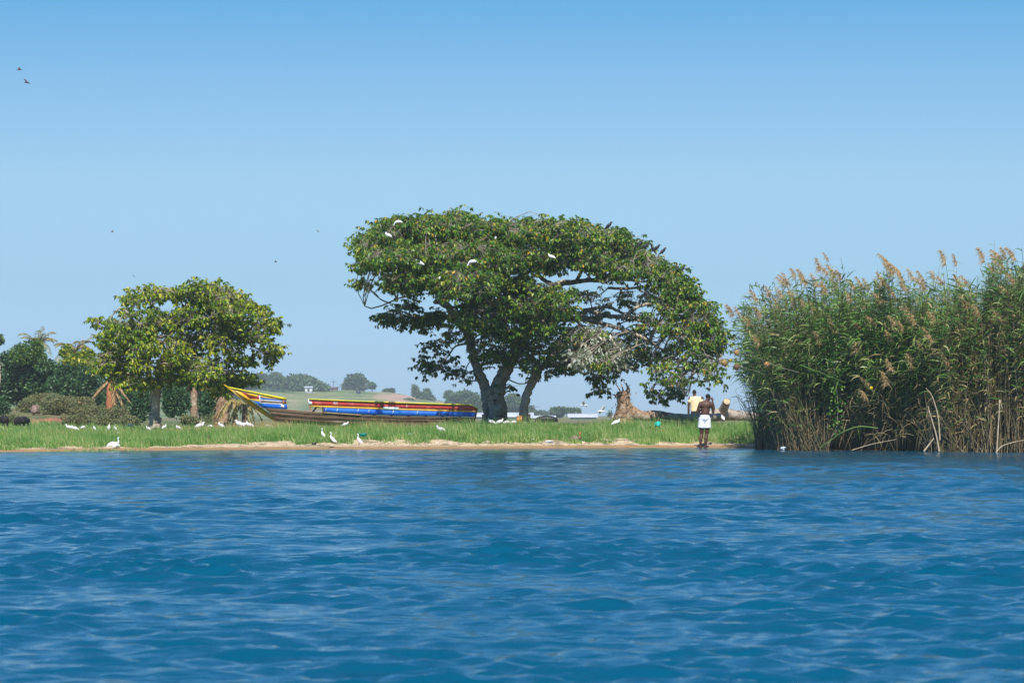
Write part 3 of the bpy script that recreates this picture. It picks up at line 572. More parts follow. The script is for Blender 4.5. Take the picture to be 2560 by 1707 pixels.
# boulder and bare red earth on the left
x = xat(88, 175); m_ = MB(); ell(m_, (0, 0, .0), (.29, .25, .24), 16, 10, wob=.22, seed=3)
tag(m_.build("boulder", M_rock, None, True), "reddish boulder half hidden among grey shrubs", "boulder").location = at(88, 1024, 180)
M_redearth = mat("red_earth", (.42, .17, .1), (.32, .13, .08), 1.5, .95, .05, 4)
def earth():
    mb = MB(); xs = np.linspace(xat(50, 165), xat(165, 165), 70); ys = np.linspace(152, 178, 50)
    cx, cy = (xs[0] + xs[-1]) / 2, 166
    grid(mb, xs, ys, lambda X, Y: ground(X, Y) - .16 + .26 * np.exp(-((X - cx) / (.36 * (xs[-1] - xs[0]))) ** 2 - ((Y - cy) / 7) ** 2) + .08 * np.sin(X * 4.3 + np.sin(Y * 1.3)) * np.sin(Y * 1.1 + X) + .05 * np.sin(X * 13 + Y * 1.7) * np.sin(Y * 2.9 - X * 3) + .04)
    tag(mb.build("earth_mound", M_redearth, None, True), kind="structure")
earth()

# ------------------------------------------------------------------ far hill (1.2 km) with its trees and buildings
HR = np.array([(150, 985), (420, 985), (560, 978), (640, 975), (740, 980), (880, 976), (960, 980), (1000, 984), (1040, 990), (1075, 992), (1130, 1005), (1200, 1018), (1300, 1032), (1420, 1040), (1500, 1043)])
HY = 1250.0
hx = np.array([xat(p, HY) for p in HR[:, 0]]); hz = np.array([at(p, q, HY)[2] for p, q in HR])
def hillz(X, Y):
    h = np.interp(X, hx, hz, left=hz[0], right=-1.5) - .2
    w = np.clip((Y - 900) / (HY - 900), 0, 1); w = np.where(Y > HY, 1 - np.clip((Y - HY) / 500, 0, 1), w); w = w * w * (3 - 2 * w)
    cut = np.exp(-((X - xat(1075, 1200)) / 9) ** 2) * np.clip((Y - 1100) / 60, 0, 1) * .6
    return .2 + (h) * w + .25 * np.sin(X * .09 + Y * .02) * w * (1 - w) * 3 - cut + .15 * np.sin(X * .4) * w
M_hill = bpy.data.materials.new("hill_grass"); M_hill.use_nodes = True
def hillmat():
    nt = M_hill.node_tree; N = nt.nodes; Lk = nt.links; b = N["Principled BSDF"]; b.inputs["Roughness"].default_value = .95; b.inputs["Specular IOR Level"].default_value = .1
    g = N.new("ShaderNodeNewGeometry")
    mp = N.new("ShaderNodeMapping"); mp.inputs["Scale"].default_value = (1, .25, 1); Lk.new(g.outputs["Position"], mp.inputs[0])
    def nz(s, d): n = N.new("ShaderNodeTexNoise"); n.inputs["Scale"].default_value = s; n.inputs["Detail"].default_value = d; Lk.new(mp.outputs[0], n.inputs["Vector"]); return n.outputs["Fac"]
    a = _ramp(nt, [(.35, (.09, .15, .05)), (.5, (.18, .23, .09)), (.68, (.34, .31, .17))]); Lk.new(nz(.12, 7), a.inputs[0])
    e = _ramp(nt, [(.56, (0, 0, 0)), (.62, (1, 1, 1))]); Lk.new(nz(.045, 4), e.inputs[0])
    sp = N.new("ShaderNodeSeparateXYZ"); Lk.new(g.outputs["Position"], sp.inputs[0]); mr = N.new("ShaderNodeMapRange"); Lk.new(sp.outputs["X"], mr.inputs[0]); mr.inputs[1].default_value = -75; mr.inputs[2].default_value = -35
    mu = N.new("ShaderNodeMath"); mu.operation = 'MULTIPLY'; Lk.new(e.outputs[0], mu.inputs[0]); Lk.new(mr.outputs[0], mu.inputs[1])
    mx = N.new("ShaderNodeMix"); mx.data_type = 'RGBA'; Lk.new(mu.outputs[0], mx.inputs[0]); Lk.new(a.outputs[0], mx.inputs[6]); mx.inputs[7].default_value = (.5, .32, .24, 1); Lk.new(mx.outputs[2], b.inputs["Base Color"])
hillmat()
mb = MB(); grid(mb, np.linspace(-420, 60, 200), np.linspace(880, 1760, 60), hillz); tag(mb.build("hill", M_hill, None, True), kind="structure")
def far_tree(name, label, cat, parts, Y, m=None, size=1.1, per=7, tr=.5):
    return plant(name, label, cat, parts, Y, m or M_leafF, size, per, tr=tr)
def on_hill(o, px, py, Y): return o
FT = [
    ("hill_tree", "large round tree standing on the hill ridge beside the white hut", [(890, 958, 24, 18, 9), (870, 962, 14, 14, 4)], 1245),
    ("hill_tree", "small bushy tree next to the first power pole on the ridge", [(930, 963, 9, 8, 4)], 1240),
    ("hill_tree", "domed tree sticking up above the rest of the hillside wood", [(690, 942, 13, 11, 5)], 1255),
    ("hill_tree", "flat shrub on the bare ridge line right of the water tank", [(970, 977, 14, 5, 4)], 1240),
    ("hill_tree", "narrow upright tree on the ridge above the earth cutting", [(1038, 980, 8, 13, 6)], 1225),
    ("hill_tree", "small round tree just right of the narrow ridge tree", [(1068, 980, 10, 7, 4)], 1225),
    ("hill_tree", "round lone tree on the pale slope left of the fig trunk", [(1121, 986, 12, 9, 5)], 1220),
    ("hill_tree", "broad clump of trees in the middle of the earth cutting", [(1062, 1003, 20, 16, 8), (1050, 992, 12, 10, 3)], 1180),
    ("hill_tree", "low round bush on the slope above the boat's middle", [(1020, 1004, 15, 8, 5)], 1150),
    ("hill_tree", "broad dark tree directly left of the fig trunk", [(1165, 1008, 36, 26, 12), (1140, 1015, 24, 18, 6)], 1050),
    ("hill_tree", "tall blue-hazed tree between the two trunks", [(1285, 1015, 28, 22, 10), (1255, 1020, 20, 24, 6)], 1000),
    ("hill_tree", "pale leafy tree just right of the leaning trunk base", [(1325, 1030, 16, 12, 6)], 960),
    ("hill_tree", "low far tree between the two distant power poles", [(1350, 1034, 14, 7, 5)], 980),
    ("umbrella_tree", "flat-topped spreading tree standing alone on the far plain", [(1400, 1026, 22, 6, 7), (1425, 1025, 16, 5, 4), (1395, 1035, 14, 6, 4)], 900),
    ("umbrella_tree", "smaller flat-topped tree leaning to the larger one on the plain", [(1440, 1027, 10, 6, 5), (1447, 1034, 8, 5, 2)], 890),
    ("hill_tree", "small far bush just left of the broken stump", [(1525, 1034, 8, 6, 4)], 700),
]
for nm, lb, ps, Y in FT: far_tree(nm, lb, "tree", [(a, b, c * 1.25, d * 1.3, e) for a, b, c, d, e in ps], Y, size=1.0 if Y > 800 else .7, per=6, tr=.35)
mb = MB()
W = [(600, 962, 40, 22), (650, 960, 36, 22), (700, 965, 36, 20), (745, 962, 30, 20), (780, 966, 26, 16), (560, 975, 40, 26), (520, 985, 40, 26), (620, 982, 40, 12), (680, 984, 40, 8), (740, 980, 40, 8), (800, 974, 20, 10), (560, 1000, 40, 20), (470, 990, 40, 30), (580, 1020, 50, 26), (540, 1040, 50, 26), (640, 1025, 26, 14), (600, 1045, 60, 18)]
for i, q in enumerate(W): foliage(mb, blobset(q[0], q[1], q[2] * 1.25, q[3] * 1.3, 1230 - (200 if q[1] > 990 else 0) + R.normal() * 10, 8, 12), 1.7, 1.8)
tag(mb.build("woodland", M_leafF), "hazy wood covering the hillside behind the prow", "woodland", None, "stuff")
# buildings, tank, poles
def hut(label, px, py, w, h, Y, wall, roof):
    x, _, z = at(px, py, Y); t = thing("hut", label, "hut", (x, Y, z)); m1 = MB(); box(m1, (-w / 2, -1.5, -1), (w / 2, 1.5, h)); m1.build("wall", wall, t)
    m2 = MB(); V = [(-w / 2 - .3, -1.9, h), (w / 2 + .3, -1.9, h), (w / 2 + .3, 1.9, h), (-w / 2 - .3, 1.9, h), (-w / 2 - .3, 0, h + h * .45), (w / 2 + .3, 0, h + h * .45)]
    m2.add(V, [(0, 1, 5, 4), (2, 3, 4, 5)]); m2.add(V, [(0, 4, 3), (1, 2, 5)]); m2.build("roof", roof, t)
    m3 = MB(); box(m3, (-.4, -1.56, -.2), (.4, -1.49, h * .75)); m3.build("door", M_pole, t)
hut("white-walled hut beside the hillside wood", 772, 977, 2.4, 1.1, 1185, M_white, M_roof)
hut("dark low hut with reddish roof left of the spiky ridge palm", 833, 977, 3.4, 1.0, 1238, mat("mud_wall", (.2, .14, .12)), mat("dark_roof", (.25, .18, .2)))
mb = MB(); tube(mb, [(0, 0, 0), (0, 0, 1.25), (0, 0, 1.45)], [.68, .68, .2], 14); tube(mb, [(0, 0, .7), (0, 0, .8)], [.72, .72], 14)
tag(mb.build("water_tank", M_tank, None), "dark blue cylindrical water tank on the grassy slope", "tank").location = at(896, 985, 1150)
t = thing("spiky_palm", "small spiky palm on the ridge beside the dark hut", "palm", at(855, 975, 1235)); fm = MB()
for i in range(12): frond(fm, np.array([0, 0, 1.0]), 6.28 * i / 12, math.radians(R.uniform(20, 80)), 2.6, .45, n=16)
fm.build("fronds", M_leafF, t)["kind"] = "stuff"; tm = MB(); tube(tm, [(0, 0, -.5), (0, 0, 1)], [.3, .25], 6); tm.build("trunk", M_pole, t)
def pole(label, px, pyb, pyt, Y, arm=1.2):
    a = at(px, pyb, Y); b = at(px, pyt, Y); t = thing("power_pole", label, "pole", a); m = MB(); tube(m, [(0, 0, -1), b - a], [.13, .1], 6); m.build("post", M_pole, t)
    m = MB(); tube(m, [(-arm, 0, (b - a)[2] - .4), (arm, 0, (b - a)[2] - .4)], [.06, .06], 5); m.build("crossarm", M_pole, t); return b
p1 = pole("power pole on the ridge next to the big round tree", 833, 978, 951, 1240); p2 = pole("power pole standing on the grassy slope right of the tank", 910, 984, 963, 1200)
p3 = pole("lone power pole right of the leaning trunk", 1334, 1040, 1012, 800); p4 = pole("farther power pole left of the flat-topped tree", 1371, 1040, 1025, 900)
def cable(label, a, b, sag):
    m = MB(); s = np.linspace(0, 1, 14)[:, None]; tube(m, a + (b - a) * s - np.array([0, 0, 1]) * 4 * sag * s * (1 - s), .035, 4); tag(m.build("power_cable", M_pole), label, "cable")
cable("sagging cable between the two ridge poles", p1 - [0, 0, .4], p2 - [0, 0, .4], 1.2)
cable("cable running down from the slope pole to the ridge", p2 - [0, 0, .4], at(930, 977, 1230), .5)
cable("faint cable strung from the lone pole to the farther pole", p3 - [0, 0, .4], p4 - [0, 0, .4], 1.0)
cable("faint cable running right from the farther pole over the plain", p4 - [0, 0, .4], at(1500, 1030, 980), 1.0)
def shed(label, x0, x1, py, Y, h=1.2):
    a = at(x0, py, Y); b = at(x1, py, Y); t = thing("shed", label, "shed", (a[0], Y, a[2])); w = b[0] - a[0]; m = MB(); box(m, (0, 0, -2), (w, 6, 0)); m.build("wall", M_white, t)
    m = MB(); V = [(-.4, -.5, 0), (w + .4, -.5, 0), (w + .4, 6.5, 0), (-.4, 6.5, 0), (-.4, 3, h), (w + .4, 3, h)]; m.add(V, [(0, 1, 5, 4), (2, 3, 4, 5)]); m.add(V, [(0, 4, 3), (1, 2, 5)]); m.build("roof", M_roof, t)
shed("long pale-roofed shed seen between the two trunks", 1180, 1330, 1042, 700, .9)
shed("long pale-roofed shed under the flat-topped trees", 1425, 1490, 1043, 620, .7)
shed("small pale shed left of the flat-topped trees", 1330, 1385, 1045, 640, .5)

# ------------------------------------------------------------------ grass
def blades(mb, n, x0, x1, smin, smax, hmin, hmax, w, lean=.25, patchy=0.0, bend=.35, dens=None, segs=2):
    x = R.uniform(x0, x1, n); s = R.uniform(smin, smax, n); y = shore(x) + s
    if dens is not None: k = R.random(n) < dens(x, s); x, s, y = x[k], s[k], y[k]
    n = len(x); z = ground(x, y); P = np.stack([x, y, z - .02], 1); az = R.random(n) * 6.28
    D = unit(np.stack([np.cos(az) * lean - .06, np.sin(az) * lean, np.ones(n)], 1))
    cl = .75 + .35 * np.sin(x * 1.7 + 1.3 * np.sin(s * 1.1)) * np.sin(x * .63 + s * .9)
    L_ = R.uniform(hmin, hmax, n) * np.clip(cl, .5, 1.2)
    ribbons(mb, P, D, L_, w * (.7 + .6 * R.random(n)), bend * (.3 + R.random(n)), segs, side=np.array([0, 1., 0]) + R.normal(size=(n, 3)) * .5, base=.8,
            down=(-.5, 0, -.8))
def edge(x, s):
    lim = np.interp(x, [xat(0, 104), xat(250, 106), xat(480, 110), xat(560, 112), xat(640, 113), xat(760, 114), xat(900, 114), xat(1050, 114), xat(1200, 114), xat(1400, 115), xat(1700, 117), xat(1840, 118)], [.8, .9, 1.2, 2.3, 2.6, 2.3, 2.5, 2.5, 1.9, 1.9, 1.5, 1.7]) + .45 * np.sin(x * 2.3) + .35 * np.sin(x * 5.1 + 1)
    return (s > lim).astype(float) * np.clip((s - lim) * 1.5 + .5, 0, 1)
mb = MB()
blades(mb, 62000, -21, 10.5, .8, 5.5, .2, .44, .02, dens=edge)
blades(mb, 34000, -21, 10.5, 5, 9.5, .2, .38, .014, dens=edge)
blades(mb, 24000, -21, 10.5, 1.2, 8.5, .32, .66, .013, lean=.16, bend=.2, dens=edge)
for _ in range(75):      # bushy tufts that hang over the beach
    tx_, ts_ = R.uniform(-19, 9.5), R.uniform(1.6, 2.9); k_ = int(R.uniform(60, 200)); x_ = tx_ + R.normal(size=k_) * R.uniform(.12, .35); s_ = ts_ + R.normal(size=k_) * .18; y_ = shore(x_) + s_
    ok = edge(x_, s_ + .5) > .2; x_, y_ = x_[ok], y_[ok]
    if len(x_) < 5: continue
    az_ = R.random(len(x_)) * 6.28; ribbons(mb, np.stack([x_, y_, ground(x_, y_) - .02], 1), unit(np.stack([np.cos(az_) * .5, np.sin(az_) * .5, np.ones(len(x_))], 1)), R.uniform(.15, .42, len(x_)), .018, R.uniform(.3, 1, len(x_)), 3, side=np.array([0, 1., 0]) + R.normal(size=(len(x_), 3)) * .5, base=.8)
tag(mb.build("shore_grass", M_grass), "tall green grass covering the bank along the beach", "grass", None, "stuff")
mb = MB()
blades(mb, 6000, -26, 12, 9.5, 28, .12, .4, .016)
blades(mb, 15000, -24, xat(470, 140), 24, 62, .22, .5, .03, lean=.4)
tag(mb.build("bank_grass", M_grass), "thin short grass on the flat behind the bank", "grass", None, "stuff")
mb = MB()
blades(mb, 2200, xat(440, 118), xat(730, 118), 8, 12, .3, .55, .012, lean=.35); blades(mb, 900, xat(740, 120), xat(1100, 120), 8, 9.4, .3, .6, .012, lean=.4)
blades(mb, 700, xat(1540, 122), xat(1640, 122), 7.5, 9.2, .2, .45, .014, lean=.5); blades(mb, 1200, xat(150, 118), xat(440, 118), 9, 13, .2, .45, .012); blades(mb, 1500, xat(-20, 118), xat(1850, 118), 5, 9, .3, .5, .01)
tag(mb.build("dry_grass", M_grassdry), "straw-coloured dry grass stems below the prow and boat", "grass", None, "stuff")
mb = MB(); n = 260; x = R.normal(xat(255, 104), .55, n); x = np.concatenate([x, R.uniform(xat(120, 104), xat(330, 104), 120)]); n = len(x); y = shore(x) - R.uniform(-.3, 1.6, n)
P = np.stack([x, y, np.full(n, -.05)], 1); D = unit(np.stack([R.normal(size=n) * .6, R.normal(size=n) * .4, np.ones(n)], 1)); ribbons(mb, P, D, R.uniform(.12, .36, n), .014, .5, 3, side=np.array([0, 1., 0]), base=.8)
tag(mb.build("water_grass", M_grass), "sparse green shoots growing out of the shallows near two egrets", "grass", None, "stuff")

# ------------------------------------------------------------------ reeds
RT = np.array([(1780, 860), (1820, 780), (1850, 730), (1880, 715), (1940, 690), (1990, 668), (2040, 690), (2080, 665), (2120, 690), (2160, 715), (2200, 685), (2260, 700), (2300, 690), (2350, 700), (2400, 700), (2450, 690), (2500, 650), (2560, 640), (2700, 620), (2900, 640)])
RYF = lambda x: np.interp(x, [xat(1960, 107), xat(2100, 105), xat(2560, 101.5), 30], [106.2, 103.6, 100.2, 99.5])
def reeds():
    t = thing("reed_bed", "towering bed of feathery reeds rising out of the water", "reeds", (11, 104, 0)); t["kind"] = "stuff"; o0 = np.array([11., 104, 0])
    st = MB(); lf = MB(); dl = MB(); tips = []
    n = 4300
    bx = R.uniform(xat(1965, 104), xat(2760, 102), n); dep = R.random(n) ** 1.3 * 6.5; by = RYF(bx) + dep
    setback = 2.3 * np.clip((CX + bx / by * F - 2015) / 40, 0, 1) * np.clip((2350 - CX - bx / by * F) / 40, 0, 1) * np.clip(1 - dep / 3, 0, 1); by = by + setback
    px = CX + bx / by * F
    edgef = np.clip((2120 - px) / 160, 0, 1)                    # left margin splays outwards
    txp = px - edgef * R.uniform(-10, 150, n) + R.normal(size=n) * 22 - 6
    txp = np.where(txp < 1875, 1875 - (1875 - txp) * .42, txp)
    topy = 24 + np.interp(txp, RT[:, 0], RT[:, 1]) + 34 * np.sin(txp / 23.0 + dep * .6) * np.sin(txp / 47.0 + 2) + 14 * np.sin(txp / 7.3 + dep * 2); tall = R.random(n)
    hgt = at(0, 0, 1)[2] * 0
    tz = CAMZ + (HOR - topy) / F * by
    tz = tz * np.clip(.52 + .5 * tall ** .8 + (R.random(n) < .02) * .1, .4, 1.1) * (1 - .1 * edgef * R.random(n))
    tx = (txp - CX) / F * by; ty = by + R.normal(size=n) * .5 - .5 * (dep < 1) - 1.1 * setback
    K = 7; s = np.linspace(0, 1, K)[None]
    C = np.stack([bx[:, None] + (tx - bx)[:, None] * s ** 1.8, by[:, None] + (ty - by)[:, None] * s ** 1.6, -.35 + (tz + .35)[:, None] * (s * (1.06 - .06 * s))], -1)
    bow = R.normal(size=(n, 1)) * .12; C[..., 0] += bow * np.sin(np.pi * s)
    tubes3(st, C - o0, np.repeat(np.linspace(.012, .005, K)[None], n, 0) * R.uniform(.7, 1.25, (n, 1)))
    tips = C[:, -1]; tipd = unit(C[:, -1] - C[:, -2])
    kk = 15
    for j in range(kk):
        q = R.uniform(.26, 1.0, n) if j > 5 else R.uniform(.62, 1., n); f = q * (K - 1); i = np.minimum(f.astype(int), K - 2); fr = (f - i)[:, None]
        P = C[np.arange(n), i] * (1 - fr) + C[np.arange(n), i + 1] * fr; T = unit(C[np.arange(n), i + 1] - C[np.arange(n), i])
        az = R.random(n) * 6.28; D = unit(np.stack([np.cos(az) * .8 - .3, np.sin(az) * .8, np.zeros(n)], 1) + T * R.uniform(.3, 1.1, (n, 1)))
        low = (R.random(n) < np.clip((.52 - q) * 2.4, .05, .8)) | ((px > 2330) & (R.random(n) < .45) & (q < .8))
        L_ = R.uniform(.3, .62, n)
        for msk, tgt in ((~low, lf), (low, dl)):
            if msk.any(): ribbons(tgt, P[msk] - o0, D[msk], L_[msk], R.uniform(.028, .06, msk.sum()), R.uniform(.2, .9, msk.sum()), 3, side=np.array([0, 0, 1.]) + R.normal(size=(msk.sum(), 3)) * .8, base=.5)
    # bent and fallen dead stalks low down
    m2 = 620; bx2 = np.where(R.random(m2) < .3, R.uniform(xat(1985, 104), xat(2075, 104), m2), R.uniform(xat(2330, 102), xat(2700, 102), m2)); by2 = RYF(bx2) + R.random(m2) * 1.5 - .15; L2 = R.uniform(.5, 2.3, m2)
    D = unit(np.stack([R.normal(size=m2) * .35, R.normal(size=m2) * .2 - .05, np.ones(m2)], 1)); C2 = np.stack([bx2, by2, np.full(m2, -.2)], 1)[:, None] + D[:, None] * (L2[:, None] * np.linspace(0, 1, 4)[None])[..., None]
    tubes3(st, C2 - o0, np.repeat(np.array([[.014, .012, .01, .006]]), m2, 0))
    m3 = 1500; P = np.stack([R.uniform(xat(1965, 104), xat(2700, 102), m3), np.zeros(m3), R.uniform(.3, 2.6, m3)], 1); P[:, 1] = RYF(P[:, 0]) + R.random(m3) * 1.2
    ribbons(dl, P - o0, unit(R.normal(size=(m3, 3)) * [1, .5, 1]), R.uniform(.2, .7, m3), .016, .5, 3, base=.6)
    # the loose small clump at the left foot
    n2 = 70; bx3 = R.normal(xat(1897, 111), .13, n2); by3 = 110.5 + R.normal(size=n2) * .15; tpx = R.uniform(1835, 1965, n2); tpy = R.uniform(905, 1020, n2)
    T3 = np.stack([(tpx - CX) / F * by3, by3 + R.normal(size=n2) * .3, CAMZ + (HOR - tpy) / F * by3], 1); s4 = np.linspace(0, 1, 6)[None]
    B3 = np.stack([bx3, by3, np.full(n2, -.2)], 1); C3 = B3[:, None] + (T3 - B3)[:, None] * np.stack([s4[0] ** 1.7, s4[0], s4[0]], -1)[None]
    c = thing("reed_clump", "thin loose clump of reeds standing apart in front of the reed bed", "reeds", (float(bx3.mean()), 110.5, 0)); oc = np.array(c.location)
    a = MB(); b = MB(); tubes3(a, C3 - oc, np.repeat(np.linspace(.011, .005, 6)[None], n2, 0))
    for j in range(9):
        i = R.integers(2, 5, n2); P = C3[np.arange(n2), i] + (C3[np.arange(n2), i + 1] - C3[np.arange(n2), i]) * R.random((n2, 1)); az = R.random(n2) * 6.28
        ribbons(b, P - oc, unit(np.stack([np.cos(az) * .8 - .3, np.sin(az) * .7, R.uniform(.2, 1, n2)], 1)), R.uniform(.2, .42, n2), .02, .6, 3, side=np.array([0, 0, 1.]) + R.normal(size=(n2, 3)) * .7, base=.5)
    a.build("stems", M_reedstem, c)["kind"] = "stuff"; b.build("leaf_blades", M_reedleaf, c)["kind"] = "stuff"
    st.build("stems", M_reedstem, t)["kind"] = "stuff"; lf.build("leaf_blades", M_reedleaf, t)["kind"] = "stuff"; dl.build("dry_leaf_blades", M_reeddry, t)["kind"] = "stuff"
    # plumes
    pm = []
    for v in range(5):
        m_ = MB(); k = 120; s5 = R.random(k); base = np.stack([-.12 * s5 ** 2, 0 * s5, .42 * s5], 1)
        D = unit(np.stack([R.normal(size=k) * (.3 + .12 * v) - .75 + .12 * v, R.normal(size=k) * .5, R.uniform(-.5, .8, k)], 1)); ribbons(m_, base, D, R.uniform(.12, .28, k) * (1.1 - .5 * s5), .018, .5, 2, base=.9)
        tube(m_, [(0, 0, 0), (-.03, 0, .2), (-.12, 0, .42)], [.006, .005, .003], 3); pm.append(m_.mesh("plume", M_plume))
    def plume(p, sc, rx=0, ry=0):
        o = obj("plume", pm[R.integers(5)], t, np.array(p) - o0, R.uniform(-.6, .6), sc); o.rotation_euler = (rx, ry - R.uniform(.1, .6), o.rotation_euler[2]); return o
    order = np.argsort(-(tips[:, 2] - np.interp(px, RT[:, 0], CAMZ + (HOR - RT[:, 1]) / F * 103)))
    vis = [i for i in order if xat(1820, 104) < tips[i, 0] < xat(2590, 104)]
    keep = []
    for i in vis:
        if R.random() < .35 and all(abs(tips[i, 0] - tips[j, 0]) > .08 for j in keep): keep.append(i)
        if len(keep) >= 34: break
    for i in keep: plume(tips[i] - tipd[i] * .05, R.uniform(.7, 1.15))
    for a_, b_ in [(1835, 775), (1850, 778), (1897, 745), (1925, 728), (1957, 735), (1962, 700), (2045, 705), (2065, 720), (2040, 765), (2050, 780), (2015, 755), (2130, 740), (2210, 700), (2225, 710), (2240, 730), (2275, 720), (2285, 690), (2210, 745), (2320, 830), (2310, 870), (2335, 845), (2340, 795), (2280, 780), (2290, 800), (2240, 800), (2260, 815), (2230, 838), (2145, 870), (2190, 800), (2230, 915), (2285, 905), (2150, 812), (2085, 805), (2090, 820), (2180, 955), (2170, 985), (1905, 780), (1950, 760), (1900, 850), (2055, 848), (2375, 905), (2450, 780), (2500, 790), (2420, 760), (2520, 720), (2540, 700), (2220, 950), (1875, 800), (1990, 745)]:
        Yp = float(RYF(xat(a_, 103))) - R.uniform(.1, .5); plume(at(a_, b_ + 12, max(Yp, 100)), R.uniform(.75, 1.1))
    # tall single stalks
    for (a_, b_, b0, x0) in [(2365, 622, 800, 2375), (2462, 615, 760, 2475), (2540, 608, 800, 2528), (2512, 640, 780, 2520)]:
        Yp = 102.5; P0 = at(x0, b0, Yp); P1 = at(a_, b_ + 40, Yp); s6 = MB(); tube(s6, smooth_path([P0 - o0, (P0 + P1) / 2 - o0 + [.05, 0, 0], P1 - o0], 4), np.linspace(.015, .006, 9), 5)
        k = 7; q = R.random(k)[:, None]; Pq = P0 + (P1 - P0) * (.3 + .65 * q); ribbons(s6, Pq - o0, unit(np.stack([-np.ones(k) * R.choice([1, 1, -.6], k), R.normal(size=k) * .3, R.uniform(.0, .9, k)], 1)), .5, .03, .7, 4, side=np.array([0, 0, 1.]), base=.5)
        s6.build("tall_stalk", M_reedleaf, t); plume(P1, 1.1)
    # creeper climbing in the reeds
    v = thing("climbing_vine", "bright green creeper hanging in a strand down the reeds", "vine", at(2095, 1090, 103.1)); ov = np.array(v.location); vm = MB(); vs = MB()
    for path, dens_, wd in (([(2080, 800), (2092, 880), (2085, 940), (2092, 980), (2095, 1030), (2090, 1080)], 240, .13), ([(2050, 830), (2070, 800), (2040, 760)], 60, .2), ([(1930, 905), (1960, 890), (1990, 905)], 60, .16), ([(1955, 810), (1975, 830), (1960, 880)], 40, .12), ([(2190, 790), (2160, 800), (2180, 830)], 50, .16)):
        P = smooth_path([at(a_, b_, float(RYF(xat(a_, 104))) - .15) - ov for a_, b_ in path], 8); tube(vs, P, .01, 4); i = R.integers(0, len(P), dens_)
        Q = P[i] + R.normal(size=(dens_, 3)) * [wd, .08, wd * .6]; leaves(vm, Q, R.normal(size=(dens_, 3)) + [0, -.6, -.6], R.uniform(.06, .12, dens_), R.uniform(.06, .1, dens_), .2)
    vm.build("foliage", M_vine, v)["kind"] = "stuff"; vs.build("stem", M_twig, v)["kind"] = "stuff"
    def stalk(label, pts, r, m, Y, leafy=0):
        P = smooth_path([at(a_, b_, Y) for a_, b_ in pts], 6); o = P[0].copy(); q = MB(); tube(q, P - o, np.linspace(r, r * .5, len(P)), 5)
        if leafy: i = R.integers(1, len(P), leafy); ribbons(q, P[i] - o, unit(R.normal(size=(leafy, 3)) * [1, .3, 1] + [-1, 0, -.4]), .3, .03, .4, 3)
        e = q.build("reed_stalk", m); e.location = o; tag(e, label, "reed stalk", None)
    M_pale = mat("pale_stalk", (.5, .42, .3), (.36, .28, .18), 10, .7)
    stalk("green reed bent over into the water in front of the dark reeds", [(2195, 1070), (2150, 1066), (2110, 1078), (2070, 1105), (2050, 1118)], .018, M_reedleaf, 102.2, 8)
    stalk("green reed stalk slanting across the vine", [(2000, 1000 - 88), (2060, 935), (2115, 957)], .014, M_reedleaf, 103, 6)
    stalk("thick pale broken stalk leaning right of the dark gap", [(2348, 1128), (2340, 1085), (2325, 1035), (2320, 1015)], .028, M_pale, 100.6)
    stalk("second pale broken stalk crossing upward behind the thick one", [(2350, 1100), (2345, 1040), (2330, 990), (2315, 970)], .022, M_pale, 100.8)
    stalk("pale reed stub leaning left out of the water", [(2310, 1128), (2322, 1112), (2335, 1095)], .03, M_pale, 100.3)
    stalk("upright pale stalk with a bent top at the far right reeds", [(2492, 1130), (2495, 1080), (2498, 1030), (2499, 1000), (2506, 1022)], .024, M_pale, 100.2)
    stalk("curved pale stalk arching from the water at the right", [(2490, 1132), (2505, 1115), (2535, 1105), (2560, 1100)], .02, M_pale, 100.0)
    stalk("tan stalk lying low over the water below the dark gap", [(2130, 1125), (2180, 1110), (2240, 1098)], .014, M_pale, 101.6)
    def nest(label, px_, py_, Y, m, r=.09):
        q = MB(); ell(q, (0, 0, 0), (r, r, r * 1.1), 14, 10, wob=.12); k = 90; d = unit(R.normal(size=(k, 3))); ribbons(q, d * r * .95, unit(R.normal(size=(k, 3)) + d), .06, .008, .3, 2); e = q.build("weaver_nest", m); e.location = at(px_, py_, Y); tag(e, label, "bird nest", "weaver nests at the edge of the reeds")
        s_ = MB(); a_ = at(px_, py_, Y); tube(s_, smooth_path([at(px_ + 0, py_ - 6, Y) - a_, at(px_ + 30, py_ + 6, Y) - a_, at(px_ + 80, py_ + 20, Y) - a_], 4), .006, 4); s_.build("stem", M_twig, e)
    nest("orange straw nest at the very tip of the outermost reed", 1811, 907, 105.5, M_straw); nest("dark round nest hanging just inside the outermost orange nest", 1842, 917, 105.5, M_dstraw); nest("orange straw nest above the dark round nest", 1842, 882, 105.5, M_straw, .08)
    nest("small pale nest woven among the reeds beside the vine leaves", 1917, 911, 104, M_straw, .08)
reeds()

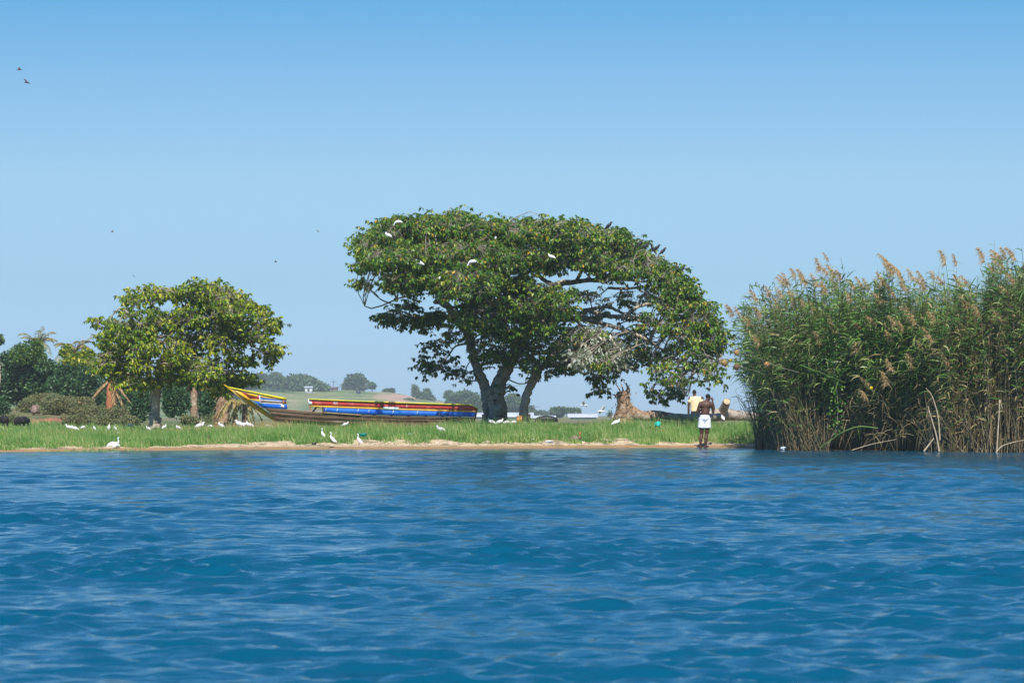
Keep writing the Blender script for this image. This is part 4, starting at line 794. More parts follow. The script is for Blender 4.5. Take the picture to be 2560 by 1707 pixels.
# ------------------------------------------------------------------ the broken wooden boat
BY = 121.0
def boat():
    x0 = xat(690, BY); t = thing("wooden_boat", "broken wooden boat painted red, yellow and blue with a long yellow prow", "boat", (x0, BY, gz(x0, BY))); o0 = np.array(t.location)
    def beam(px): return np.interp(px, [560, 600, 650, 720, 800, 1000, 1150, 1195], [0, .08, .42, .7, .85, .9, .8, .66])
    def pt(px, py, side, z_in=0.0, off=0.0):
        k = np.clip((py - 985) / 75, 0, 1); hb = beam(px) * (1 - .18 * k ** 2) + off
        P = at(px, py, BY); P[1] = BY - side * hb; return P - o0
    def strake(name, top, bot, m, parent=t, th=.028, off=0.0, sides=(1, -1), n=None, ragged=0):
        xa = max(top[0][0], bot[0][0]); xb = min(top[-1][0], bot[-1][0])
        xs = np.linspace(xa, xb, n or max(3, int((xb - xa) / 9)))
        # a slanted end follows the polylines' own ends
        for sd in sides:
            mb = MB(); A = []; K = len(xs)
            for i, q in enumerate(xs):
                f = i / (K - 1)
                ta = top[0][0] + (top[-1][0] - top[0][0]) * f; ba = bot[0][0] + (bot[-1][0] - bot[0][0]) * f
                zt = np.interp(ta, *zip(*top)); zb = np.interp(ba, *zip(*bot)) + (R.normal() * ragged if ragged else 0)
                A.append([pt(ta, zt, sd, off=off), pt(ba, zb, sd, off=off), pt(ba, zb, sd, off=off - th), pt(ta, zt, sd, off=off - th)])
            A = np.array(A); f = []
            for i in range(K - 1):
                for j in range(4): f.append((i * 4 + j, i * 4 + (j + 1) % 4, (i + 1) * 4 + (j + 1) % 4, (i + 1) * 4 + j))
            f += [(0, 3, 2, 1), tuple((K - 1) * 4 + j for j in range(4))]
            mb.add(A, f); o = mb.build(name, m, parent)
        return o
    # prow panels
    def top1(x): return np.interp(x, [563, 577, 713], [964, 971, 998])
    strake("red_panel", [(601, 978.5), (649, 989)], [(625, 996), (651, 998.5)], M_red)
    strake("yellow_panel", [(577, 971), (601, 978.5)], [(624, 1001), (626, 996.5)], M_yellow)
    strake("yellow_band", [(618, 996), (651, 998.8)], [(636, 1001), (652, 1003.6)], M_yellow)
    strake("blue_plank", [(634, 1002), (652, 1004), (656, 1008), (714, 1011.5)], [(661, 1019.5), (680, 1020.5), (700, 1021.5), (716, 1022.5)], M_blue)
    strake("orange_strip", [(652, 989), (712, 1000)], [(653, 994), (712, 1000.8)], M_yellow, off=.004)
    strake("blue_strip", [(652, 994.3), (712, 1001)], [(652, 997.5), (712, 1003.5)], M_blue)
    strake("pale_strip", [(655, 999), (706, 1002.5)], [(656, 1001.5), (706, 1004.5)], M_white)
    strake("weathered_board", [(652, 1001.7), (712, 1004.7)], [(652, 1006.5), (712, 1009)], M_hull)
    strake("white_frame", [(649, 987), (652, 988)], [(652, 1008), (655, 1010)], M_white, off=.012, n=3)
    strake("white_frame", [(650, 1006), (712, 1009)], [(651, 1008), (712, 1011.3)], M_white, off=.012)
    strake("orange_post", [(709, 997), (713, 998)], [(709, 1011), (713, 1012)], M_keel, off=.014, n=3)
    strake("white_patch", [(705, 1011), (713, 1012)], [(705, 1018), (714, 1019.5)], M_white, off=.012, n=3, sides=(1,))
    plate = strake("name_plate", [(618, 982.5), (646, 987.5)], [(622, 987.5), (646, 992.2)], mat("plate_paint", (.85, .56, .02)), off=.016, sides=(1,), n=4)
    fc = bpy.data.curves.new("lettering", 'FONT'); fc.body = "SK  TITEL"; fc.size = .062; fc.extrude = .002; fc.materials.append(mat("lettering_paint", (.55, .3, .01)))
    fo = text_mesh(fc, plate); P = pt(624, 988.3, 1, off=.03); fo.location = P; fo.rotation_euler = (math.pi / 2, math.radians(9.5), math.radians(-24)); fo.scale = (1.05, 1, 1)
    # gunwales
    strake("gunwale", [(566, 964.5), (577, 967.5), (714, 994.5)], [(570, 967.5), (578, 971), (714, 998.4)], M_ygreen, off=.05, th=.1)
    strake("gunwale_painted_shadow", [(584, 972.4), (713, 998.2)], [(585, 974), (713, 1000)], M_black, off=.02)  # black strip painting in the shade under the gunwale, not a real board
    strake("gunwale", [(776, 996.5), (880, 1000.5), (1000, 1005), (1130, 1009), (1178, 1010.5), (1194, 1019)], [(776, 999), (880, 1003.2), (1000, 1008), (1130, 1012), (1178, 1013), (1194, 1021.5)], M_ygreen, off=.05, th=.1)
    # stem post: a solid bar on the centre line
    def bar(name, pts, w, h, m):
        mb = MB(); P = smooth_path([at(a, b, BY) - o0 for a, b in pts], 5); T = unit(np.gradient(P, axis=0)); Nn = np.stack([-T[:, 2], 0 * T[:, 0], T[:, 0]], 1)
        hh = np.interp(np.linspace(0, 1, len(P)), np.linspace(0, 1, len(h)), h); A = []
        for p, q, k in zip(P, Nn, hh): A.append([p + [0, -w, 0] + q * k, p + [0, w, 0] + q * k, p + [0, w, 0] - q * k, p + [0, -w, 0] - q * k])
        A = np.array(A); f = []
        for i in range(len(P) - 1):
            for j in range(4): f.append((i * 4 + j, i * 4 + (j + 1) % 4, (i + 1) * 4 + (j + 1) % 4, (i + 1) * 4 + j))
        f += [(0, 3, 2, 1), tuple((len(P) - 1) * 4 + j for j in range(4))]; mb.add(A, f); mb.build(name, m, t)
    bar("stem_post", [(560, 961.5), (590, 982), (630, 1010), (665, 1034), (690, 1051)], .06, [.008, .062, .075, .08, .05], M_yellow)
    bar("keel", [(688, 1051), (720, 1054), (775, 1058), (870, 1064), (1190, 1072)], .07, [.045] * 5, M_keel)
    # lower hull planks
    strake("hull_plank", [(663, 1020.5), (716, 1023.5), (775, 1029), (812, 1031), (905, 1037), (1000, 1040), (1192, 1043)], [(672, 1027), (716, 1031.5), (775, 1036), (905, 1043), (1000, 1046), (1188, 1048)], M_hull, off=-.02, th=.04, ragged=.15)
    strake("hull_plank", [(672, 1027.6), (716, 1032), (775, 1036.6), (905, 1043.6), (1188, 1048.8)], [(682, 1038), (716, 1041), (775, 1045), (905, 1052), (1184, 1055)], M_hull, off=-.035, th=.04)
    strake("hull_plank", [(682, 1038.6), (716, 1041.6), (775, 1045.6), (905, 1052.6), (1184, 1055.8)], [(692, 1050), (716, 1052), (775, 1056), (905, 1062), (1180, 1068)], M_hull, off=-.06, th=.04)
    strake("rubbing_strip", [(812, 1030.4), (905, 1036.4)], [(812, 1032), (905, 1038)], mat("bare_wood_strip", (.6, .45, .2)), off=.02, sides=(1,))
    bm = MB(); xs = np.linspace(695, 1180, 30); A = []; f = []
    for q in xs: A += [pt(q, np.interp(q, [692, 775, 905, 1180], [1050, 1056, 1062, 1068]), 1, off=-.09), at(q, np.interp(q, [688, 775, 1190], [1053, 1060, 1072]), BY) - o0, pt(q, np.interp(q, [692, 775, 905, 1180], [1050, 1056, 1062, 1068]), -1, off=-.09)]
    for i in range(29): f += [(i * 3, i * 3 + 1, i * 3 + 4, i * 3 + 3), (i * 3 + 1, i * 3 + 2, i * 3 + 5, i * 3 + 4)]
    bm.add(A, f); bm.build("bottom_boards", M_hull, t)
    # after part
    def y1(x): return np.interp(x, [776, 810, 1000, 1193], [1013, 1014.2, 1021, 1026.5])
    strake("red_plank", [(776, 999.4), (880, 1003.6), (975, 1007.2)], [(776, 1013), (810, 1014), (880, 1016.6), (975, 1020)], M_red)
    strake("red_plank", [(975.6, 1007.2), (1130, 1012.4), (1178, 1013.4), (1193, 1021.7)], [(975.6, 1020), (1193, 1026.3)], M_red)
    strake("yellow_band", [(778, 1013.4), (810, 1014.4), (1000, 1021.3), (1193, 1026.7)], [(780, 1016.5), (810, 1018.4), (1000, 1025), (1191, 1030.4)], M_yellow, off=.008)
    strake("blue_plank", [(812, 1018.8), (900, 1021.8), (1000, 1025.4)], [(814, 1030), (900, 1035.6), (1000, 1039)], M_blue)
    strake("blue_plank", [(1000.6, 1025.4), (1190, 1030.8)], [(1000.6, 1039), (1186, 1042)], M_blue)
    strake("white_patch", [(775, 1003), (783, 1004)], [(775, 1012), (784, 1011)], M_white, off=.012, n=3, sides=(1,))
    strake("white_patch", [(774, 997), (776.5, 997)], [(774, 1013), (776.5, 1013)], M_white, off=.02, n=3)
    strake("faded_sign", [(960, 1017), (999, 1018.2)], [(961, 1024), (999, 1025)], mat("faded_sign_paint", (.62, .74, .76), (.45, .58, .6), 14, .6), off=.02, sides=(1,), n=4)
    strake("hull_seam", [(1018.4, 1009), (1019.4, 1009)], [(1018.4, 1020.5), (1019.4, 1020.5)], M_white, off=.01, n=3, sides=(1,))
    for a, b in ((898, 1022), (818, 1020), (925, 1023), (846, 1021), (1045, 1027), (1100, 1029), (985, 1026)): strake("paint_scratch", [(a, b), (a + 1.2, b)], [(a - 2, b + 9), (a - 1, b + 9)], M_white, off=.006, n=2, sides=(1,))
    fc = bpy.data.curves.new("lettering", 'FONT'); fc.body = "'ICI"; fc.size = .11; fc.extrude = .002; fc.materials.append(M_white)
    fo = text_mesh(fc, t); fo.location = pt(836, 1010, 1, off=.014); fo.rotation_euler = (math.pi / 2, math.radians(2), 0)
    # brace and ribs in the broken gap
    mb = MB(); tube(mb, [pt(785, 1030, 1, off=-.05), pt(796, 1015, 1, off=-.05)], [.035, .035], 5); mb.build("brace", M_black, t)
    mb = MB(); tube(mb, [pt(777, 1015, 1, off=-.02), pt(780, 1026, 1, off=-.02)], [.03, .025], 5); mb.build("rib", M_keel, t)
    mb = MB(); tube(mb, [pt(799, 1016, 1, off=-.02), pt(798, 1023, 1, off=-.02)], [.03, .02], 5); mb.build("rib", M_yellow, t)
    mb = MB(); tube(mb, [pt(810, 1016, 1, off=-.02), pt(812, 1031, 1, off=-.02)], [.04, .04], 5); mb.build("rib", M_hull, t)
    for q in np.linspace(850, 1150, 8):
        for sd in (1, -1): mb = MB(); tube(mb, [pt(q, 1004 + (q - 776) * .028, sd, off=-.07), pt(q, 1035, sd, off=-.09), pt(q, 1058, sd, off=-.16)], [.03, .03, .03], 5); mb.build("rib", M_hull, t)
    for q in (860, 960, 1060, 1150):
        a, b = pt(q, 1016, 1, off=-.08), pt(q, 1016, -1, off=-.08); mb = MB(); box(mb, (a[0] - .12, a[1], a[2] - .02), (a[0] + .12, b[1], a[2] + .02)); mb.build("thwart", M_hull, t)
    # transom
    mb = MB(); a = [pt(1192, 1021, 1), pt(1192, 1021, -1), pt(1184, 1056, -1, off=-.03), pt(1184, 1056, 1, off=-.03)]; a = np.array(a + [p + [.04, 0, 0] for p in a]); mb.add(a, [(0, 1, 2, 3), (7, 6, 5, 4), (0, 4, 5, 1), (1, 5, 6, 2), (2, 6, 7, 3), (3, 7, 4, 0)]); mb.build("transom", M_hull, t)
boat()
# ------------------------------------------------------------------ broken stump and fallen logs
def stump():
    Y = 122.6; t = thing("broken_tree_stump", "jagged peeling brown stump whose trunk runs off to the right as a fallen log", "tree stump", at(1565, 1050, Y)); o0 = np.array(t.location); g = lambda a, b, d=0: at(a, b, Y + d) - o0
    m = MB(); rows = [(1560, 1062, .42, .5), (1560, 1045, .34, .42), (1560, 1030, .30, .34), (1560, 1010, .25, .27), (1557, 990, .22, .23), (1556, 978, .21, .2)]
    P = smooth_path([[*g(a, b), r] for a, b, r, _ in rows], 6); tube(m, P[:, :3], P[:, 3], 18, wob=.17)
    P = smooth_path([[*g(a, b), r] for a, b, r in [(1560, 1000, .16), (1570, 1020, .2), (1590, 1035, .2), (1620, 1041, .17), (1650, 1043, .15)]], 5); tube(m, P[:, :3], P[:, 3], 14, wob=.08)
    m.build("trunk", M_dead, t, True)
    m = MB()
    for (a, b, c, d, r) in [(1541, 992, 1530, 986, .05), (1572, 975, 1566, 957, .05), (1560, 980, 1552, 958, .035), (1553, 982, 1538, 960, .03), (1570, 978, 1558, 954, .03), (1565, 985, 1575, 962, .03), (1545, 985, 1570, 985, .06), (1548, 990, 1572, 980, .07), (1572, 990, 1570, 965, .03)]:
        tube(m, twigpath(g(a, b, -.2), g(c, d, -.15), .1), np.linspace(r, .012, 5), 5, wob=.2)
    m.build("splinters", M_dead, t, True)["kind"] = "stuff"
    m = MB(); n = 90; q = R.random(n); C = np.stack([g(1560, 1000)[0] + R.normal(size=n) * .2, -.23 - .05 * R.random(n), g(0, 1045)[2] + q * (g(0, 985)[2] - g(0, 1045)[2])], 1)
    ribbons(m, C, unit(np.stack([R.normal(size=n) * .5, -.2 * np.ones(n), R.normal(size=n)], 1)), .08 + .12 * R.random(n), .04, .3, 2); m.build("peeling_bark", M_dead, t)["kind"] = "stuff"
    m = MB(); P = smooth_path([[*g(a, b, d), r] for a, b, d, r in [(1590, 1041, 0, .17), (1640, 1036, .2, .15), (1680, 1041, .4, .13), (1740, 1044, 1, .13), (1800, 1042, 2, .13)]], 7); tube(m, P[:, :3], P[:, 3], 12, wob=.07)
    m.build("fallen_trunk", M_log, t, True)
stump()
def cutlog():
    Y = 131.0; t = thing("felled_log", "felled log with its pale sawn end pointing up beside the shirtless man", "log", at(1805, 1050, Y)); o0 = np.array(t.location); g = lambda a, b, d=0: at(a, b, Y + d) - o0
    A, Bp = g(1798, 1040, .5), g(1817, 1003, -.4); m = MB(); tube(m, smooth_path([A, (A + Bp) / 2 + [.02, 0, -.02], Bp], 4), np.linspace(.2, .145, 9), 16, wob=.04, caps=False); m.build("sawn_branch", M_log, t, True)
    m = MB(); d = unit(Bp - A); tube(m, [Bp - d * .03, Bp + d * .003], [.136, .13], 18, wob=.03); tube(m, [Bp, Bp + d * .006], [.07, .068], 14); m.build("sawn_end", M_cut, t)
    m = MB(); P = smooth_path([[*g(a, b, dd), r] for a, b, dd, r in [(1740, 1052, -.2, .12), (1775, 1042, 0, .2), (1800, 1036, .3, .26), (1840, 1038, .5, .2), (1880, 1041, .7, .17), (1930, 1044, 1, .16)]], 6); tube(m, P[:, :3], P[:, 3], 14, wob=.06); m.build("trunk", M_log, t, True)
cutlog()

# ------------------------------------------------------------------ people
def cap(mb, pts, rad, k=4, n=14):
    P = smooth_path([[*p, r] for p, r in zip(pts, rad)], k); tube(mb, P[:, :3], P[:, 3], n, caps=True); ell(mb, pts[0], (rad[0],) * 3, n, 8); ell(mb, pts[-1], (rad[-1],) * 3, n, 8)
def hand(mb, w, d, s=1.0, up=np.array([0, 0, 1.])):
    "palm with four bent fingers and a side thumb"
    d = unit(np.asarray(d)); sd = unit(np.cross(d, up)); nn = np.cross(sd, d)
    cap(mb, [w, w + d * .05 * s, w + d * .085 * s], [.024 * s, .03 * s, .028 * s], 3, 10)
    for i, L_ in enumerate((.062, .075, .07, .055)):
        b = w + d * .08 * s + sd * (i - 1.5) * .021 * s; cap(mb, [b, b + d * L_ * .5 * s, b + d * L_ * .85 * s + nn * .02 * s], [.0095 * s, .009 * s, .0075 * s], 2, 7)
    b = w + d * .03 * s - sd * .03 * s; cap(mb, [b, b + (d * .6 - sd) * .035 * s, b + (d - sd * .7) * .055 * s], [.012 * s, .011 * s, .009 * s], 2, 7)
def head(mb, hm, c, face, r=.095):
    f = unit(np.asarray(face)); up = np.array([0, 0, 1.]); sd = np.cross(f, up); Rm = np.stack([sd, f, up], 1)
    ell(mb, c + up * .012, (r * .8, r * .98, r * 1.12), 20, 14, rot=Rm); ell(mb, c + f * r * .45 - up * r * .62, (r * .52, r * .5, r * .5), 14, 10, rot=Rm)
    ell(mb, c + f * r * 1.02 - up * r * .12, (.014, .02, .02), 8, 6, rot=Rm); ell(mb, c + f * r * .93 - up * r * .46, (.026, .012, .012), 8, 6, rot=Rm)
    for s in (-1, 1): ell(mb, c + sd * s * r * .82 - up * r * .08 - f * r * .05, (.01, .02, .03), 8, 6, rot=Rm); ell(mb, c + f * r * .86 + sd * s * .032 + up * r * .1, (.015, .012, .008), 8, 6, rot=Rm)
    ell(hm, c + up * r * .3 - f * r * .14, (r * .86, r * .98, r * .93), 22, 14, rot=Rm)
def man1():
    Y = 113.9; g = lambda a, b, d=0: at(a, b, Y + d)
    t = thing("person", "shirtless dark-skinned man in white shorts standing at the waterline with his back turned", "person", (g(1762, 1119)[0], Y, -.05)); o = np.array(t.location)
    G = lambda a, b, d=0: g(a, b, d) - o
    m = MB(); hd = G(1770.5, 993, .03)
    cap(m, [G(1762, 1046), G(1762.5, 1038), G(1763, 1030)], [.145, .13, .12]); ell(m, G(1762.5, 1034), (.15, .105, .16), 18, 12)
    ell(m, G(1763.5, 1023), (.155, .105, .17), 18, 12); ell(m, G(1764.5, 1014), (.185, .115, .14), 18, 12); ell(m, G(1765, 1008), (.17, .09, .06), 18, 12)
    for s in (-1, 1): ell(m, G(1764.5 + s * 6.5, 1013, -.07), (.075, .05, .09), 12, 10)          # shoulder blades
    cap(m, [G(1766, 1006), G(1768, 1001.5), G(1769.5, 997)], [.075, .058, .056])
    for s in (-1, 1): cap(m, [G(1767, 1003.5), G(1764.5 + s * 13.5, 1009)], [.06, .062])                     # trapezius and shoulder
    # left arm: hangs out, elbow back, forearm folded to the belly
    cap(m, [G(1751, 1010.5), G(1747, 1019), G(1743.5, 1028)], [.068, .055, .043]); cap(m, [G(1743.5, 1028), G(1748, 1027, .12), G(1755, 1023, .22)], [.043, .038, .027]); hand(m, G(1755, 1023, .22), [.8, .5, .3])
    # right arm: elbow down, forearm raised to the mouth
    cap(m, [G(1779, 1011), G(1781.5, 1020, .02), G(1783, 1031, .06)], [.068, .055, .043]); cap(m, [G(1783, 1031, .06), G(1784.5, 1018, .15), G(1781.5, 1003, .17)], [.043, .04, .027]); hand(m, G(1781.5, 1003, .17), [-.25, 0, 1], up=np.array([0, 1., 0]))
    head(m, hm := MB(), hd, (.62, .78, -.12))
    # legs
    cap(m, [G(1755.5, 1048), G(1754.5, 1068, .02), G(1754, 1086, .03)], [.1, .083, .056]); cap(m, [G(1754, 1086, .03), G(1752, 1097, -.01), G(1751, 1114)], [.056, .06, .036])
    cap(m, [G(1768.5, 1048), G(1768, 1068, .02), G(1766.5, 1086, .03)], [.1, .085, .058]); cap(m, [G(1766.5, 1086, .03), G(1765, 1097, -.01), G(1763, 1114)], [.058, .062, .036])
    for a in (1751, 1763): cap(m, [G(a, 1114), G(a, 1119.5), G(a + 1, 1121, .08), G(a + 1.5, 1122.5, .2)], [.038, .04, .04, .03])
    remeshed("body", m, M_skin, .0105, t, 3); remeshed("hair", hm, M_hair, .01, t, 2)
    s = MB(); ell(s, G(1762, 1045), (.18, .165, .15), 20, 12)
    for a, b in ((1755.5, 1753.6), (1768.5, 1769)): tube(s, [G(a, 1044), G(a - .3, 1056), G(b, 1069, .01)], [.115, .122, .124], 18)
    ell(s, G(1762, 1052), (.16, .12, .1), 18, 10); tube(s, [G(1762, 1037.5), G(1762, 1041)], [.15, .16], 20, flat=1)
    remeshed("shorts", s, M_shorts, .01, t, 4)
man1()
def man2():
    Y = 128.0; g = lambda a, b, d=0: at(a, b, Y + d)
    t = thing("person", "man in a pale yellow shirt standing in the grass behind the shirtless man", "person", (g(1738, 1040)[0], Y, gz(g(1738, 1040)[0], Y))); o = np.array(t.location); G = lambda a, b, d=0: g(a, b, d) - o
    m = MB(); hd = G(1736, 981.5, .02); head(m, hm := MB(), hd, (.2, .95, -.25), .088)
    ell(m, G(1739, 1010), (.17, .1, .28), 18, 12); cap(m, [G(1737, 994), G(1736, 987)], [.06, .055]); cap(m, [G(1725, 995), G(1722, 1010), G(1721.5, 1022)], [.06, .05, .042]); cap(m, [G(1721.5, 1022), G(1721.5, 1033, .05), G(1722, 1042, .08)], [.042, .038, .027]); hand(m, G(1722, 1042, .08), [0, .1, -1], up=np.array([1., 0, 0]))
    cap(m, [G(1752, 995), G(1756, 1008, .05), G(1757, 1019, .1)], [.06, .05, .042]); cap(m, [G(1757, 1019, .1), G(1758, 1010, .25), G(1757, 1000, .3)], [.042, .038, .027]); hand(m, G(1757, 1000, .3), [0, .2, 1], up=np.array([0, 1., 0]))
    z0 = -.02
    for a, b in ((1733, 1732), (1745, 1746)):
        k = G(b, 1066, -.02); f = np.array([k[0], 0, .08]); cap(m, [G(a, 1032), k, f], [.09, .056, .038]); cap(m, [f, f + [0, .1, -.03], f + [0, .2, -.04]], [.04, .04, .03])
    remeshed("body", m, M_skin, .013, t, 2); remeshed("hair", hm, M_hair, .01, t, 2)
    s = MB(); tube(s, smooth_path([G(1737, 992), G(1738, 998), G(1739, 1010), G(1739.5, 1020), G(1739.5, 1028)], 3), [.1, .15, .185, .2, .2, .2, .2, .2, .2, .2, .205, .205, .205], 24, flat=.62); ell(s, G(1738, 994.5), (.2, .09, .065), 18, 8)
    cap(s, [G(1728, 995.5), G(1724.5, 1003)], [.075, .082]); cap(s, [G(1749, 995.5), G(1754, 1003, .03)], [.075, .082]); remeshed("shirt", s, M_shirt, .012, t, 3)
    c = MB(); tube(c, [G(1736.5, 990), G(1737, 993.5)], [.068, .08], 16); c.build("collar", M_shirt, t, True)
    p = MB(); ell(p, G(1739, 1031), (.165, .12, .13), 16, 10)
    for a, b in ((1733, 1732), (1745, 1746)): k = G(b, 1066, -.02); tube(p, [G(a, 1032), k, [k[0], 0, .14]], [.105, .078, .062], 14)
    remeshed("trousers", p, M_dark, .014, t, 3)
man2()

# ------------------------------------------------------------------ birds
def bird_mesh(path, rad, flat=1.0):
    m = MB(); P = smooth_path([[*p, r] for p, r in zip(path, rad)], 4); tube(m, P[:, :3], P[:, 3], 10, flat=flat); return m
def egret_tall():
    t = obj("egret", None); b = bird_mesh([(-.2, 0, .2), (-.12, 0, .26), (-.02, 0, .34), (.05, 0, .41), (.075, 0, .48), (.05, 0, .55), (.07, 0, .605), (.1, 0, .615)], [.008, .04, .065, .052, .024, .017, .026, .012]); b.build("body", M_feather, t, True)
    k = MB(); tube(k, [(.1, 0, .613), (.17, 0, .6)], [.01, .002], 6); k.build("beak", M_beak, t)
    for s in (-1, 1): l = MB(); tube(l, [(-.01, s * .025, .3), (.01, s * .025, .15), (-.005, s * .025, 0), (.05, s * .025, -.005)], [.012, .007, .006, .004], 5); l.build("leg", M_leg, t)
    w = MB(); [ell(w, (-.06, s * .05, .29), (.12, .018, .05), 10, 6, rot=np.array([[.8, 0, .6], [0, 1, 0], [-.6, 0, .8]]).T @ np.diag([1, 1, 1])) for s in (-1, 1)]; w.build("wings", M_feather, t, True); return t
def egret_hunch():
    t = obj("egret", None); b = bird_mesh([(-.22, 0, .2), (-.14, 0, .25), (-.03, 0, .29), (.06, 0, .31), (.11, 0, .35), (.12, 0, .4), (.16, 0, .41)], [.01, .05, .08, .065, .035, .035, .012]); b.build("body", M_feather, t, True)
    k = MB(); tube(k, [(.155, 0, .41), (.21, 0, .39)], [.01, .002], 6); k.build("beak", M_beak, t)
    for s in (-1, 1): l = MB(); tube(l, [(0, s * .025, .25), (.01, s * .025, .12), (0, s * .025, 0)], [.01, .006, .005], 5); l.build("leg", M_leg, t)
    return t
def egret_feed():
    t = obj("egret", None); b = bird_mesh([(-.26, 0, .24), (-.16, 0, .27), (-.03, 0, .28), (.08, 0, .25), (.15, 0, .18), (.18, 0, .11), (.21, 0, .09)], [.01, .05, .075, .055, .025, .026, .012]); b.build("body", M_feather, t, True)
    k = MB(); tube(k, [(.205, 0, .09), (.25, 0, .04)], [.01, .002], 6); k.build("beak", M_beak, t)
    for s in (-1, 1): l = MB(); tube(l, [(0, s * .025, .25), (.01, s * .025, .12), (0, s * .025, 0)], [.01, .006, .005], 5); l.build("leg", M_leg, t)
    return t
protos = {"t": egret_tall(), "h": egret_hunch(), "f": egret_feed()}; used = set()
def egret(kind, px, py_mid, Y, sc, rz, label, group):
    "py_mid: where the middle of the body shows; the feet end up that much lower"
    o = protos[kind] if kind not in used else copy_tree(protos[kind]); used.add(kind)
    mid = {"t": .36, "h": .31, "f": .26}[kind] * sc; P = at(px, py_mid, Y)
    o.location = (P[0], Y, P[2] - mid - (.05 if Y > 116 else 0)); sc = sc * (.85 if Y > 116 else 1); o.scale = (sc,) * 3; o.rotation_euler = (0, 0, rz); tag(o, label, "egret", group); return o
GE = "white egrets on the shore and the bank"
PI = math.pi
E = [("t", 831, 1096, 111, .78, PI * .95, "tall slender egret on the sand, second from the left of the beach trio"), ("t", 898, 1099, 110.5, .74, PI * .8, "upright egret at the water's edge beside the green rag"), ("t", 807, 1084, 113.2, .7, PI * .7, "egret standing in the grass edge just left of the tallest one"),
     ("h", 1102, 1072, 115.5, 1.0, PI * .9, "hunched fluffy white egret alone in the grass below the boat"), ("t", 292, 1109, 105, .74, .3, "long-necked egret standing by the shallow shoots"), ("f", 279, 1112, 105.4, 1.1, 2.8, "plump egret bending down beside the long-necked one"),
     ("f", 115, 1116, 104, .6, .5, "tiny white egret at the foot of the grass far left"), ("h", 172, 1060, 124, .9, PI, "egret leaning right at the left end of the bank, upper of two"), ("h", 187, 1063, 122, .9, PI, "egret just below and right of the first leaning egret"),
     ("f", 210, 1063, 130, .9, 1, "far egret bent over between the leaning pair and the thicket"), ("h", 236, 1064, 126, .8, 2, "small far egret under the dark thicket"), ("h", 272, 1061, 124, 1.1, 1.5, "bluish shaded egret beneath the red-brown palm trunk"), ("h", 288, 1064, 122, .8, 2, "small egret next to the shaded bluish one"),
     ("f", 327, 1058, 128, .9, .6, "egret feeding left of the straight trunk"), ("h", 371, 1064, 122, .8, 2.5, "egret pressed against the left of the straight trunk"), ("h", 411, 1060, 124, .8, 1, "egret just right of the straight trunk"), ("h", 446, 1062, 122, .7, 2.8, "small egret below the rounded glossy bush"),
     ("h", 500, 1055, 121, 1.2, .3, "large hunched egret below the dark bush left of the prow"), ("f", 524, 1060, 123, .8, 2.6, "low feeding egret left of the frayed palm trunk"), ("h", 553, 1056, 121, 1.1, 2.4, "egret at the foot of the frayed palm trunk"),
     ("h", 598, 1050, 121, 1.2, 2.6, "left egret of the three huddled under the prow"), ("h", 610, 1053, 121.5, 1.1, .4, "middle egret of the three huddled under the prow"), ("h", 624, 1054, 121, 1.1, 2.7, "right egret of the three huddled under the prow"), ("f", 667, 1060, 120.5, 1.1, 2.8, "egret feeding where the keel starts"),
     ("h", 864, 1053, 118, .8, .2, "egret in front of the boat's bare brown hull"), ("h", 1228, 1046, 121.5, 1.0, 2.8, "egret in front of the left half of the fig trunk"), ("h", 1250, 1046, 121.5, .95, .4, "egret at the right foot of the fig trunk"), ("f", 1270, 1050, 122, .9, .3, "feeding egret between the two trunks"),
     ("f", 1287, 1050, 122, .9, .5, "egret bending beside the raw orange board"), ("h", 1541, 1047, 119.5, 1.05, .4, "egret in front of the broken stump"), ("h", 1807, 1037, 121, .95, 1.8, "egret below the felled log's sawn end")]
for e in E: egret(*e, GE)
GT = "white egrets perched in the fig tree"
for e in [("f", 994, 549, 116.6, .8, PI, "egret half hidden on the top left edge of the fig crown"), ("h", 970, 580, 116.6, .9, 2.5, "egret perched low on the outer left of the fig crown"), ("h", 1048, 649, 116.6, .95, PI * .95, "bright egret tilted among leaves in the left of the fig crown"), ("f", 1180, 648, 116.6, .95, PI, "egret stretched out level in the middle of the fig crown"),
          ("h", 1099, 689, 116.6, .5, 1.4, "small whitish egret deep in the fig leaves"), ("h", 1378, 634, 118.7, .85, PI * .9, "egret perched right of centre in the fig crown"), ("h", 1239, 589, 116.6, .5, 1.4, "tiny white egret near the top of the fig crown")]: egret(*e, GT)
def crow():
    t = obj("crow", None); bird_mesh([(-.2, 0, -.06), (-.12, 0, .0), (-.03, 0, .07), (.05, 0, .13), (.08, 0, .18), (.11, 0, .2), (.14, 0, .2)], [.012, .03, .06, .055, .035, .036, .012]).build("body", M_crow, t, True)
    k = MB(); tube(k, [(.135, 0, .2), (.19, 0, .19)], [.014, .003], 5); k.build("beak", M_crow, t)
    for s in (-1, 1): l = MB(); tube(l, [(.0, s * .02, .05), (0, s * .02, -.02)], [.01, .006], 5); l.build("leg", M_crow, t)
    return t
cr0 = crow(); first = True
